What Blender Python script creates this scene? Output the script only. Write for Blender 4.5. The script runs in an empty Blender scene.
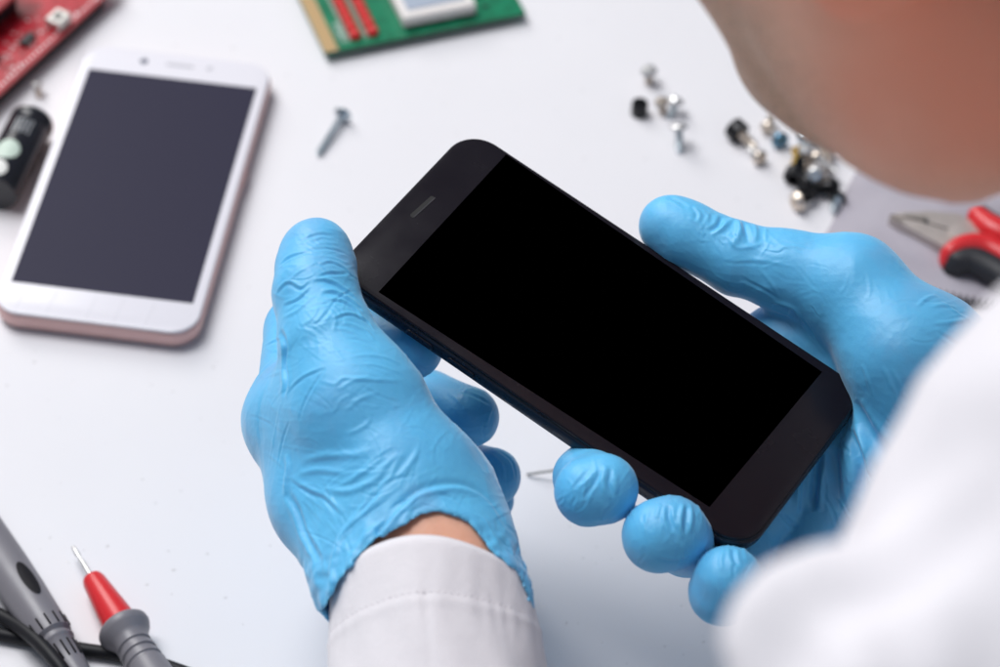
import bpy, bmesh, math, random
import numpy as np
from mathutils import Vector, Matrix
from mathutils.bvhtree import BVHTree

random.seed(7)
SC = bpy.context.scene
COL = SC.collection

# ------------------------------------------------------------------ frames
# Millimetre survey frame: x right, y down, z forward from the lens; the world is metres, z up, table at z = 0.
NRM = np.array([-.04, .687, .726]); NRM /= np.linalg.norm(NRM)
F_PX = 2600.0
TABLE_OFF = 629.7 + 8.65
_up = -NRM
_fw = np.array([0, 0, 1.0]); _fw = _fw - _fw.dot(_up) * _up; _fw /= np.linalg.norm(_fw)
_rt = np.cross(_fw, _up)
MW = np.stack([_rt, _fw, _up])
ORG = np.array([0, 0, TABLE_OFF / NRM[2]])
UP, FWD, RGT = _up, _fw, _rt

def ray(px, py): return np.array([(px - 500.0) / F_PX, (py - 333.5) / F_PX, 1.0])
def S(px, py, d): return ray(px, py) * d                       # survey point (mm)
def ST(px, py, h=0.0):                                         # survey point at height h (mm) over the table
    r = ray(px, py); return r * ((TABLE_OFF - h) / NRM.dot(r))
def W(p): return (np.asarray(p, float) - ORG) @ MW.T * .001    # survey mm -> world m
def T(px, py, h=0.0): return Vector(W(ST(px, py, h)))
def unit(v): v = np.asarray(v, float); return v / np.linalg.norm(v)

# ------------------------------------------------------------------ objects
def link(o, parent=None):
    COL.objects.link(o)
    if parent is not None: o.parent = parent
    return o
def tag(o, label=None, cat=None, group=None, kind=None):
    if label: o['label'] = label
    if cat: o['category'] = cat
    if group: o['group'] = group
    if kind: o['kind'] = kind
    return o
def thing(name, label, cat, mat=None, group=None):
    o = bpy.data.objects.new(name, None)
    o.empty_display_size = .01
    if mat is not None: o.matrix_world = mat
    link(o); return tag(o, label, cat, group)
def mesh_obj(name, verts, faces, mat, parent=None, smooth=True, matrix=None):
    me = bpy.data.meshes.new(name)
    me.from_pydata([tuple(v) for v in verts], [], [tuple(f) for f in faces])
    me.update()
    if smooth: me.polygons.foreach_set('use_smooth', [True] * len(me.polygons))
    if mat: me.materials.append(mat)
    o = bpy.data.objects.new(name, me)
    if matrix is not None: o.matrix_world = matrix
    return link(o, parent)
def bm_obj(name, bm, mat, parent=None, smooth=False, matrix=None, auto=None):
    me = bpy.data.meshes.new(name)
    bmesh.ops.recalc_face_normals(bm, faces=bm.faces[:])
    for v in bm.verts: v.co *= .001                            # parts are drawn in millimetres
    if auto is not None:
        for e in bm.edges:
            if len(e.link_faces) == 2 and e.calc_face_angle(0) > math.radians(auto): e.smooth = False
        smooth = True
    for f in bm.faces: f.smooth = smooth
    bm.to_mesh(me); bm.free()
    if mat: me.materials.append(mat)
    o = bpy.data.objects.new(name, me)
    if matrix is not None: o.matrix_world = matrix
    return link(o, parent)
def frame(origin, xdir, zdir=(0, 0, 1)):
    z = Vector(zdir).normalized(); x = Vector(xdir); x = (x - x.dot(z) * z).normalized(); y = z.cross(x)
    m = Matrix((x, y, z)).transposed().to_4x4(); m.translation = Vector(origin); return m
def bevel(bm, w, seg=2, edges=None):
    bmesh.ops.bevel(bm, geom=edges or bm.edges[:], offset=w, segments=seg, profile=.6, affect='EDGES')
def box(bm, c, s, bev=0, seg=1, rz=0):
    b2 = bmesh.new(); bmesh.ops.create_cube(b2, size=1)
    for v in b2.verts: v.co = Vector((v.co.x * s[0], v.co.y * s[1], v.co.z * s[2]))
    if bev: bevel(b2, bev, seg)
    m = Matrix.Translation(c) @ Matrix.Rotation(rz, 4, 'Z')
    for v in b2.verts: v.co = m @ v.co
    merge(bm, b2)
def merge(bm, b2):
    me = bpy.data.meshes.new('tmp'); b2.to_mesh(me); b2.free(); bm.from_mesh(me); bpy.data.meshes.remove(me)
def lathe(bm, prof, seg=32, m=None, cap=True):
    """prof: list of (radius, z); spun about local z."""
    m = m or Matrix.Identity(4); rings = []
    for r, z in prof:
        rings.append([bm.verts.new(m @ Vector((r * math.cos(2 * math.pi * i / seg), r * math.sin(2 * math.pi * i / seg), z))) for i in range(seg)])
    for a, b in zip(rings, rings[1:]):
        for i in range(seg):
            bm.faces.new((a[i], a[(i + 1) % seg], b[(i + 1) % seg], b[i]))
    if cap:
        if prof[0][0] > 1e-6: bm.faces.new(rings[0][::-1])
        if prof[-1][0] > 1e-6: bm.faces.new(rings[-1])
def rrect(w, h, r, n=8):
    pts = []
    for cx, cy, a0 in ((w/2-r, h/2-r, 0), (-w/2+r, h/2-r, 90), (-w/2+r, -h/2+r, 180), (w/2-r, -h/2+r, 270)):
        for i in range(n + 1):
            a = math.radians(a0 + 90 * i / n); pts.append((cx + r * math.cos(a), cy + r * math.sin(a)))
    return pts
def loft(bm, rings, cap=True):
    """rings: list of lists of 3-D points, same count."""
    R = [[bm.verts.new(p) for p in ring] for ring in rings]; n = len(R[0])
    for a, b in zip(R, R[1:]):
        for i in range(n): bm.faces.new((a[i], a[(i + 1) % n], b[(i + 1) % n], b[i]))
    if cap: bm.faces.new(R[0][::-1]); bm.faces.new(R[-1])
def slab(bm, w, h, r, prof, n=8, off=(0, 0)):
    """rounded-rectangle slab, prof: (inset, z) from bottom to top."""
    rings = []
    for ins, z in prof:
        rings.append([Vector((x + off[0], y + off[1], z)) for x, y in rrect(w - 2*ins, h - 2*ins, max(r - ins, .05), n)])
    loft(bm, rings)
def tube(bm, pts, rad, seg=12, cap=True):
    pts = [Vector(p) for p in pts]
    rads = rad if hasattr(rad, '__len__') else [rad] * len(pts)
    up = Vector((0, 0, 1)); rings = []; prev = None
    for i, p in enumerate(pts):
        d = (pts[min(i + 1, len(pts) - 1)] - pts[max(i - 1, 0)]).normalized()
        if prev is None:
            a = d.orthogonal().normalized()
        else:
            a = (prev - prev.dot(d) * d).normalized()
        prev = a; b = d.cross(a)
        rings.append([p + rads[i] * (math.cos(2*math.pi*k/seg) * a + math.sin(2*math.pi*k/seg) * b) for k in range(seg)])
    loft(bm, rings, cap)
def smooth_path(pts, n=8):
    P = [np.array(p, float) for p in pts]; P = [2*P[0]-P[1]] + P + [2*P[-1]-P[-2]]; out = []
    for i in range(1, len(P) - 2):
        p0, p1, p2, p3 = P[i-1:i+3]
        for k in range(n):
            t = k / n
            out.append(.5*((2*p1)+(-p0+p2)*t+(2*p0-5*p1+4*p2-p3)*t*t+(-p0+3*p1-3*p2+p3)*t**3))
    out.append(P[-2]); return out

# ------------------------------------------------------------------ materials
def mat(name, col, rough=.5, metal=0.0, **kw):
    m = bpy.data.materials.new(name); m.use_nodes = True
    b = m.node_tree.nodes['Principled BSDF']
    b.inputs['Base Color'].default_value = (*col, 1); b.inputs['Roughness'].default_value = rough; b.inputs['Metallic'].default_value = metal
    for k, v in kw.items(): b.inputs[k].default_value = v
    return m
def nodes(m): return m.node_tree.nodes, m.node_tree.links, m.node_tree.nodes['Principled BSDF']
def tex(m, scale, detail=4, rough=.55, stretch=(1, 1, 1), kind='ShaderNodeTexNoise'):
    N, L, b = nodes(m)
    tc = N.new('ShaderNodeTexCoord'); mp = N.new('ShaderNodeMapping'); t = N.new(kind)
    mp.inputs['Scale'].default_value = stretch
    L.new(tc.outputs['Object'], mp.inputs['Vector']); L.new(mp.outputs['Vector'], t.inputs['Vector'])
    t.inputs['Scale'].default_value = scale
    if kind == 'ShaderNodeTexNoise': t.inputs['Detail'].default_value = detail; t.inputs['Roughness'].default_value = rough
    return t
def ramp(m, src, stops):
    N, L, b = nodes(m); r = N.new('ShaderNodeValToRGB'); e = r.color_ramp.elements
    while len(e) < len(stops): e.new(.5)
    for x, (p, c) in zip(e, stops): x.position = p; x.color = (*c, 1) if len(c) == 3 else c
    L.new(src, r.inputs['Fac']); return r
def vary(m, scale, stops, detail=4, stretch=(1, 1, 1)):
    N, L, b = nodes(m); t = tex(m, scale, detail, stretch=stretch)
    r = ramp(m, t.outputs['Fac'], stops); L.new(r.outputs['Color'], b.inputs['Base Color']); return m
def bump(m, scale, strength, dist=.0003, detail=3, stretch=(1, 1, 1), kind='ShaderNodeTexNoise'):
    N, L, b = nodes(m); t = tex(m, scale, detail, stretch=stretch, kind=kind)
    n = N.new('ShaderNodeBump'); n.inputs['Strength'].default_value = strength; n.inputs['Distance'].default_value = dist
    L.new(t.outputs[0], n.inputs['Height'])
    prev = b.inputs['Normal'].links[0].from_socket if b.inputs['Normal'].links else None
    if prev: L.new(prev, n.inputs['Normal'])
    L.new(n.outputs['Normal'], b.inputs['Normal']); return m
def rough_vary(m, scale, lo, hi, detail=4):
    N, L, b = nodes(m); t = tex(m, scale, detail); r = N.new('ShaderNodeMapRange')
    r.inputs['From Min'].default_value = .3; r.inputs['From Max'].default_value = .7
    r.inputs['To Min'].default_value = lo; r.inputs['To Max'].default_value = hi
    L.new(t.outputs['Fac'], r.inputs['Value']); L.new(r.outputs['Result'], b.inputs['Roughness']); return m

# ------------------------------------------------------------------ implicit surfaces
class Grid:
    def __init__(s, lo, hi, h):
        s.lo = np.array(lo, float); s.h = h
        n = np.ceil((np.array(hi, float) - s.lo) / h).astype(int) + 1
        s.ax = [(s.lo[i] + h * np.arange(n[i])).astype(np.float32) for i in range(3)]
        s.F = np.full(n, 60.0, np.float32)
    def block(s, lo, hi):
        sl = []
        for i in range(3):
            a = max(0, int(math.floor((lo[i] - s.lo[i]) / s.h))); b = min(len(s.ax[i]), int(math.ceil((hi[i] - s.lo[i]) / s.h)) + 1)
            if b <= a: return None
            sl.append(slice(a, b))
        return tuple(sl)
    def xyz(s, sl): return s.ax[0][sl[0]][:, None, None], s.ax[1][sl[1]][None, :, None], s.ax[2][sl[2]][None, None, :]
    def union(s, sl, d, k):
        a = s.F[sl]
        if k > 0:
            hh = np.maximum(k - np.abs(a - d), 0) / k
            s.F[sl] = np.minimum(a, d) - hh * hh * k * .25
        else: s.F[sl] = np.minimum(a, d)
    def cone(s, a, b, ra, rb, k=4):
        a = np.asarray(a, float); b = np.asarray(b, float); m = max(ra, rb) + k + 3
        sl = s.block(np.minimum(a, b) - m, np.maximum(a, b) + m)
        if sl is None: return
        X, Y, Z = s.xyz(sl); ab = b - a; L2 = max(ab.dot(ab), 1e-6)
        t = np.clip(((X - a[0]) * ab[0] + (Y - a[1]) * ab[1] + (Z - a[2]) * ab[2]) / L2, 0, 1)
        d = np.sqrt((X - a[0] - t*ab[0])**2 + (Y - a[1] - t*ab[1])**2 + (Z - a[2] - t*ab[2])**2) - (ra + (rb - ra) * t)
        s.union(sl, d.astype(np.float32), k)
    def chain(s, pts, rad, k=4):
        for i in range(len(pts) - 1): s.cone(pts[i], pts[i+1], rad[i], rad[i+1], k)
    def econe(s, a, b, ra, rb, udir, k=4, sub=False):
        """tapered capsule with elliptical section: radii (u, v)."""
        a = np.asarray(a, float); b = np.asarray(b, float); m = max(*ra, *rb) + k + 3
        sl = s.block(np.minimum(a, b) - m, np.maximum(a, b) + m)
        if sl is None: return
        X, Y, Z = s.xyz(sl); ab = b - a; L2 = max(ab.dot(ab), 1e-6); w = unit(ab)
        u = np.asarray(udir, float); u = unit(u - u.dot(w) * w); v = np.cross(w, u)
        t = np.clip(((X - a[0]) * ab[0] + (Y - a[1]) * ab[1] + (Z - a[2]) * ab[2]) / L2, 0, 1)
        qx, qy, qz = X - a[0] - t*ab[0], Y - a[1] - t*ab[1], Z - a[2] - t*ab[2]
        ru = ra[0] + (rb[0] - ra[0]) * t; rv = ra[1] + (rb[1] - ra[1]) * t; rm = np.minimum(ru, rv)
        e = np.sqrt(((qx*u[0]+qy*u[1]+qz*u[2]) / ru)**2 + ((qx*v[0]+qy*v[1]+qz*v[2]) / rv)**2 + ((qx*w[0]+qy*w[1]+qz*w[2]) / rm)**2)
        d = ((e - 1) * rm).astype(np.float32)
        if sub: s.F[sl] = np.maximum(s.F[sl], -d)
        else: s.union(sl, d, k)
    def ell(s, c, r, ax=None, k=4):
        c = np.asarray(c, float); ax = np.eye(3) if ax is None else np.array([unit(x) for x in ax]); m = max(r) + k + 3
        sl = s.block(c - m, c + m)
        if sl is None: return
        X, Y, Z = s.xyz(sl); q = (X - c[0], Y - c[1], Z - c[2]); e = 0; e2 = 0
        for i in range(3):
            x = q[0]*ax[i][0] + q[1]*ax[i][1] + q[2]*ax[i][2]; e = e + (x / r[i])**2; e2 = e2 + (x / r[i]**2)**2
        e = np.sqrt(e); d = e * (e - 1) / np.maximum(np.sqrt(e2), 1e-6)
        s.union(sl, d.astype(np.float32), k)
    def mesh(s):
        return surface_nets(s.F, s.lo, s.h)

def surface_nets(F, lo, h):
    n = np.array(F.shape); sg = F < 0
    cnt = np.zeros(n - 1, np.int8)
    for i in (0, 1):
        for j in (0, 1):
            for k in (0, 1): cnt += sg[i:n[0]-1+i, j:n[1]-1+j, k:n[2]-1+k]
    ids = np.argwhere((cnt > 0) & (cnt < 8)); idx = np.full(n - 1, -1, np.int32); idx[tuple(ids.T)] = np.arange(len(ids))
    acc = np.zeros((len(ids), 3)); num = np.zeros(len(ids))
    cs = [np.array((i, j, k)) for i in (0, 1) for j in (0, 1) for k in (0, 1)]
    for a in cs:
        for ax in range(3):
            if a[ax]: continue
            b = a.copy(); b[ax] = 1
            fa = F[tuple((ids + a).T)]; fb = F[tuple((ids + b).T)]; cr = (fa < 0) != (fb < 0)
            t = np.where(cr, fa / np.where(cr, fa - fb, 1), 0)
            acc += cr[:, None] * (a + t[:, None] * (b - a)); num += cr
    V = lo + h * (ids + acc / num[:, None])
    Q = []
    for ax in range(3):
        o1, o2 = [(1, 2), (2, 0), (0, 1)][ax]
        s0 = [slice(None)] * 3; s1 = [slice(None)] * 3; s0[ax] = slice(0, -1); s1[ax] = slice(1, None)
        A = sg[tuple(s0)]; B = sg[tuple(s1)]
        e = np.argwhere(A != B); e = e[(e[:, o1] > 0) & (e[:, o2] > 0) & (e[:, o1] < n[o1]-1) & (e[:, o2] < n[o2]-1)]
        inside = A[tuple(e.T)]
        d1 = np.zeros(3, int); d1[o1] = 1; d2 = np.zeros(3, int); d2[o2] = 1
        q = np.stack([idx[tuple((e - d1 - d2).T)], idx[tuple((e - d2).T)], idx[tuple(e.T)], idx[tuple((e - d1).T)]], 1)
        q[~inside] = q[~inside][:, ::-1]; Q.append(q)
    return V, np.concatenate(Q)

def relax(V, Q, it, lam=.5):
    for _ in range(it):
        acc = np.zeros_like(V); c = np.zeros(len(V))
        for i in range(4):
            for j in (1, 3):
                np.add.at(acc, Q[:, i], V[Q[:, (i + j) % 4]]); np.add.at(c, Q[:, i], 1)
        V = V + lam * (acc / np.maximum(c, 1)[:, None] - V)
    return V
def subdivide(V, Q):
    E = np.sort(np.concatenate([Q[:, [i, (i + 1) % 4]] for i in range(4)]), axis=1)
    U, inv = np.unique(E[:, 0].astype(np.int64) * len(V) + E[:, 1], return_inverse=True)
    a, b = U // len(V), U % len(V); n = len(V); m = len(Q); e = n + inv.reshape(4, m).T; c = n + len(U) + np.arange(m)
    V2 = np.concatenate([V, (V[a] + V[b]) / 2, V[Q].mean(1)])
    Q2 = np.concatenate([np.stack([Q[:, i], e[:, i], c, e[:, i - 1]], 1) for i in range(4)])
    return V2, Q2
def normals(V, Q):
    d = np.cross(V[Q[:, 2]] - V[Q[:, 0]], V[Q[:, 3]] - V[Q[:, 1]]); N = np.zeros_like(V)
    for i in range(4): np.add.at(N, Q[:, i], d)
    return N / np.maximum(np.linalg.norm(N, axis=1), 1e-9)[:, None]
def _hash(i, j, k, seed):
    x = (i * 374761393 + j * 668265263 + k * 2147483647 + seed * 1274126177) & 0xffffffff
    x = ((x ^ (x >> 13)) * 1274126177) & 0xffffffff; x = x ^ (x >> 16)
    return (x & 0xffff) / 65535.0 * 2 - 1
def vnoise(P, seed=0):
    I = np.floor(P).astype(np.int64); f = P - I; u = f*f*f*(f*(f*6-15)+10); r = 0
    for a in (0, 1):
        for b in (0, 1):
            for c in (0, 1):
                w = (u[:, 0] if a else 1-u[:, 0]) * (u[:, 1] if b else 1-u[:, 1]) * (u[:, 2] if c else 1-u[:, 2])
                r = r + w * _hash(I[:, 0]+a, I[:, 1]+b, I[:, 2]+c, seed)
    return r
def smooth01(x): x = np.clip(x, 0, 1); return x*x*(3-2*x)
def crease(V, N, Q, strokes):
    """Fold lines of the stretched glove film: each stroke is (kind, width mm, height mm, points seen on the surface)."""
    bvh = BVHTree.FromPolygons([Vector(v) for v in V], [tuple(q) for q in Q])
    D = np.zeros(len(V))
    for kind, w, amp, pts in strokes:
        pts = smooth_path([(x, y, 0) for x, y in pts], 8); hit = []
        for p in pts:
            r = Vector(ray(p[0], p[1])).normalized(); loc, nor, _, _ = bvh.ray_cast(Vector((0, 0, 0)), r)
            if loc is not None: hit.append((np.array(loc), np.array(nor)))
        if len(hit) < 3: continue
        H = np.array([x[0] for x in hit]); HN = np.array([x[1] for x in hit])
        L = np.concatenate([[0], np.cumsum(np.linalg.norm(np.diff(H, axis=0), axis=1))])
        if L[-1] < .5: continue
        n = int(L[-1] / .35) + 2; s = np.linspace(0, L[-1], n)
        C = np.stack([np.interp(s, L, H[:, i]) for i in range(3)], 1); CN = np.stack([np.interp(s, L, HN[:, i]) for i in range(3)], 1)
        tg = np.gradient(C, axis=0); tg /= np.maximum(np.linalg.norm(tg, axis=1), 1e-9)[:, None]; sd = np.cross(CN, tg)
        m = 3.2 * w
        sel = np.where(np.all((V > C.min(0) - m) & (V < C.max(0) + m), axis=1))[0]
        for c0 in range(0, len(sel), 4000):
            ii = sel[c0:c0+4000]; d2 = ((V[ii][:, None] - C[None])**2).sum(2); j = d2.argmin(1)
            x = ((V[ii] - C[j]) * sd[j]).sum(1) / w; dist = np.sqrt(d2[np.arange(len(ii)), j]) / w
            end = np.minimum(j, n - 1 - j) / max(n - 1, 1) * 2.6
            tp = np.sin(np.clip(end, 0, 1) * math.pi / 2) ** .8
            g = np.exp(-dist**2)
            if kind == 'r': f = g - .35 * np.exp(-(dist/2.2)**2)
            elif kind == 'v': f = -g + .45 * np.exp(-((dist - 1.5) / .8)**2)
            else: f = 1.6 * x * np.exp(-dist**2)
            D[ii] += amp * tp * f
    return V + N * D[:, None]
HEAD_DX, HEAD_DY, HEAD_DZ = -4, 4, 17
_k = 1.3
COAT_FOLDS = [(np.array([40, 40, 292.0]) * _k, np.array([62, 77, 292.0]) * _k, 18.5, 24), (np.array([40, 40, 292.0]) * _k, np.array([70, 37, 300.0]) * _k, 18, 24)]
COAT_CREASES = [('v', 9, 8, [(752, 720), (785, 612), (828, 575), (880, 562), (940, 580)]), ('v', 14, 3, [(890, 500), (940, 490), (1020, 510)]), ('v', 9, 4, [(850, 667), (880, 620), (940, 610)])]
KEY, FILL, AMB, FSTOP = 21.0, 33.0, .14, 10.0
KEY, FILL, AMB, FSTOP = 21.0, 32.0, .19, 10.0
KEY, FILL, AMB, FSTOP = 22.0, 32.5, .19, 10.0
# ------------------------------------------------------------------ figure: joints (survey mm)
R_AX = unit((.5, -.6, .6)); R_AX = unit(R_AX - R_AX.dot(UP) * UP)       # the person's right
F_AX = np.cross(UP, R_AX)                                             # the way the person faces
SL = np.array([121, 53, 403.0]); SR = SL + 350 * R_AX; NK = (SL + SR) / 2
WL = S(432, 572, 672); EL = np.array([6, 272, 565.0])
WR = S(1012, 455, 735); ER = np.array([340, 150, 600.0])
AL = unit(EL - WL); AR = unit(ER - WR)

LH = dict(
    thumb=[(S(316, 253, 709), 9.6), (S(316, 268, 707), 10.6), (S(316, 294, 701), 11.3), (S(329, 345, 694), 12.2), (S(354, 402, 690), 17.5), (S(402, 488, 684), 19.5), (S(425, 545, 677), 19)],
    index=[(S(412, 349, 731), 8.6), (S(377, 338, 741), 9.2), (S(304, 332, 742), 11.2), (S(299, 420, 712), 12.4), (S(336, 494, 698), 12.8), (S(396, 555, 684), 14)],
    middle=[(S(469, 417, 752), 8.8), (S(428, 402, 768), 9.3), (S(352, 382, 772), 10.4), (S(312, 444, 732), 11.6), (S(354, 512, 712), 13), (S(420, 560, 688), 15)],
    ring=[(S(491, 477, 764), 8.8), (S(452, 470, 782), 9), (S(382, 445, 790), 10), (S(322, 470, 754), 11.8), (S(364, 528, 726), 12.5), (S(428, 565, 692), 15)],
    little=[(S(489, 500, 777), 7.4), (S(462, 508, 790), 7.8), (S(412, 500, 800), 8.6), (S(346, 494, 772), 11), (S(388, 540, 738), 11.5), (S(436, 572, 697), 14)])
RH = dict(
    thumb=[(S(670, 226, 744), 8.9), (S(684, 234, 743.5), 9.5), (S(738, 259, 741), 10.2), (S(790, 272, 739), 10.8), (S(850, 283, 736), 12.6), (S(930, 354, 731), 12), (S(985, 422, 732), 15)],
    index=[(S(603, 489, 690), 9.3), (S(585, 478, 708), 8.5), (S(650, 420, 729), 9.4), (S(785, 352, 750), 11.5), (S(880, 385, 748), 13), (S(975, 435, 742), 15)],
    middle=[(S(671, 533, 685), 9.8), (S(687, 545, 707), 8.6), (S(700, 485, 727), 9.4), (S(800, 405, 748), 11.5), (S(890, 420, 745), 13), (S(985, 450, 742), 15)],
    ring=[(S(728, 580, 680), 8.9), (S(728, 582, 700), 9), (S(742, 545, 724), 9.2), (S(815, 455, 742), 11.5), (S(895, 457, 731), 13), (S(995, 465, 740), 15)],
    little=[(S(775, 630, 690), 7.6), (S(775, 625, 706), 8), (S(782, 590, 720), 8.4), (S(832, 508, 737), 11), (S(900, 494, 729), 13), (S(1003, 478, 740), 15)])

def hand_prims(g, H, wrist, axis, off=0.0, lat=None, cuff=True):
    for nm in ('little', 'ring', 'middle', 'index'):
        p = [x[0] for x in H[nm]]; r = [x[1] + off for x in H[nm]]
        g.chain(p[:4], r[:4], 1.4)
        g.chain(p[3:], r[3:], 9)
    for a, b in (('index', 'middle'), ('middle', 'ring'), ('ring', 'little')):       # webs of the palm
        g.chain([H[a][3][0], H[b][3][0]], [H[a][3][1] - .8 + off, H[b][3][1] - .8 + off], 9)
        g.chain([H[a][4][0], H[b][4][0]], [H[a][4][1] + off, H[b][4][1] + off], 8)
    p = [x[0] for x in H['thumb']]; r = [x[1] + off for x in H['thumb']]
    g.chain(p[:4], r[:4], 2.5); g.chain(p[3:], r[3:], 6)
    # thenar web between the thumb and the index metacarpal
    g.chain([H['thumb'][5][0], H['index'][4][0]], [13 + off, 12 + off], 10)
    

# ---- bare body: one continuous surface (head, neck, trunk, arms, hands inside the gloves)
H_UP = unit(.93 * UP + .37 * F_AX); H_FR = unit(.93 * F_AX - .37 * UP); H_LT = -R_AX   # head axes: crown, face, left ear
HC = NK + 122 * F_AX + 52 * UP + np.array([HEAD_DX, HEAD_DY, HEAD_DZ])
def hd(f, l, u): return HC + f * H_FR + l * H_LT + u * H_UP
HAX = (H_FR, H_LT, H_UP)
def build_body():
    lo = np.array([-110, -330, 250]); hi = np.array([420, 430, 860])
    g = Grid(lo, hi, 3.0)
    hip = NK - 120 * F_AX - 330 * UP
    g.econe(NK - 35 * UP - 10 * F_AX, hip, (120, 70), (125, 82), R_AX, 20)
    g.chain([SL + 8 * R_AX, SR - 8 * R_AX], [44, 44], 25)
    g.chain([SL, (SL + EL) / 2, EL, WL + 90 * AL, WL], [45, 40, 32, 24, 17.5], 14)
    g.chain([SR, (SR + ER) / 2, ER, WR + 70 * AR, WR], [45, 40, 32, 30, 22], 18)
    g.econe(WL - 5 * AL, WL + 50 * AL, (23, 17.5), (24, 19), RGT, 6)
    for H, w, a in ((LH, WL, AL), (RH, WR, AR)): hand_prims(g, H, w, a, -2.4, RGT, False)
    # head
    g.chain([NK - 20 * UP, NK + 40 * UP + 30 * F_AX, hd(-22, 0, -45)], [62, 56, 52], 25)
    g.ell(hd(-8, 0, 42), (94, 74, 76), HAX, 20)                  # cranium
    g.ell(hd(24, 0, -20), (68, 62, 82), HAX, 24)                 # face
    g.ell(hd(36, 0, -84), (38, 40, 26), HAX, 24)                 # jaw
    g.ell(hd(66, 0, -90), (14, 20, 14), HAX, 16)                 # chin
    for sgn in (1, -1):
        g.ell(hd(56, 42 * sgn, -14), (28, 22, 20), HAX, 18)      # cheekbone
        g.ell(hd(80, 30 * sgn, 28), (16, 26, 9), HAX, 10)        # brow
        g.ell(hd(77, 31 * sgn, 9), (12, 14, 10), HAX, 5)         # eyeball under the lids
        g.ell(hd(-8, 76 * sgn, -2), (18, 7, 31), (unit(H_FR + .3*H_UP), unit(H_LT - .4 * sgn * H_FR), H_UP), 4)   # ear
        g.ell(hd(6, 56 * sgn, -58), (32, 12, 34), HAX, 18)      # jaw muscle
    g.chain([hd(88, 0, 16), hd(108, 0, -20)], [8, 12], 8)        # nose
    for sgn in (1, -1): g.ell(hd(98, 12 * sgn, -24), (10, 8, 8), HAX, 5)
    g.ell(hd(84, 0, -51), (9, 22, 6), HAX, 5); g.ell(hd(83, 0, -60), (8, 20, 6), HAX, 4)   # lips
    V, Q = g.mesh(); V = relax(V, Q, 4)
    return V, Q

def pxy(V): return 500 + F_PX * V[:, 0] / V[:, 2], 333.5 + F_PX * V[:, 1] / V[:, 2]

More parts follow.
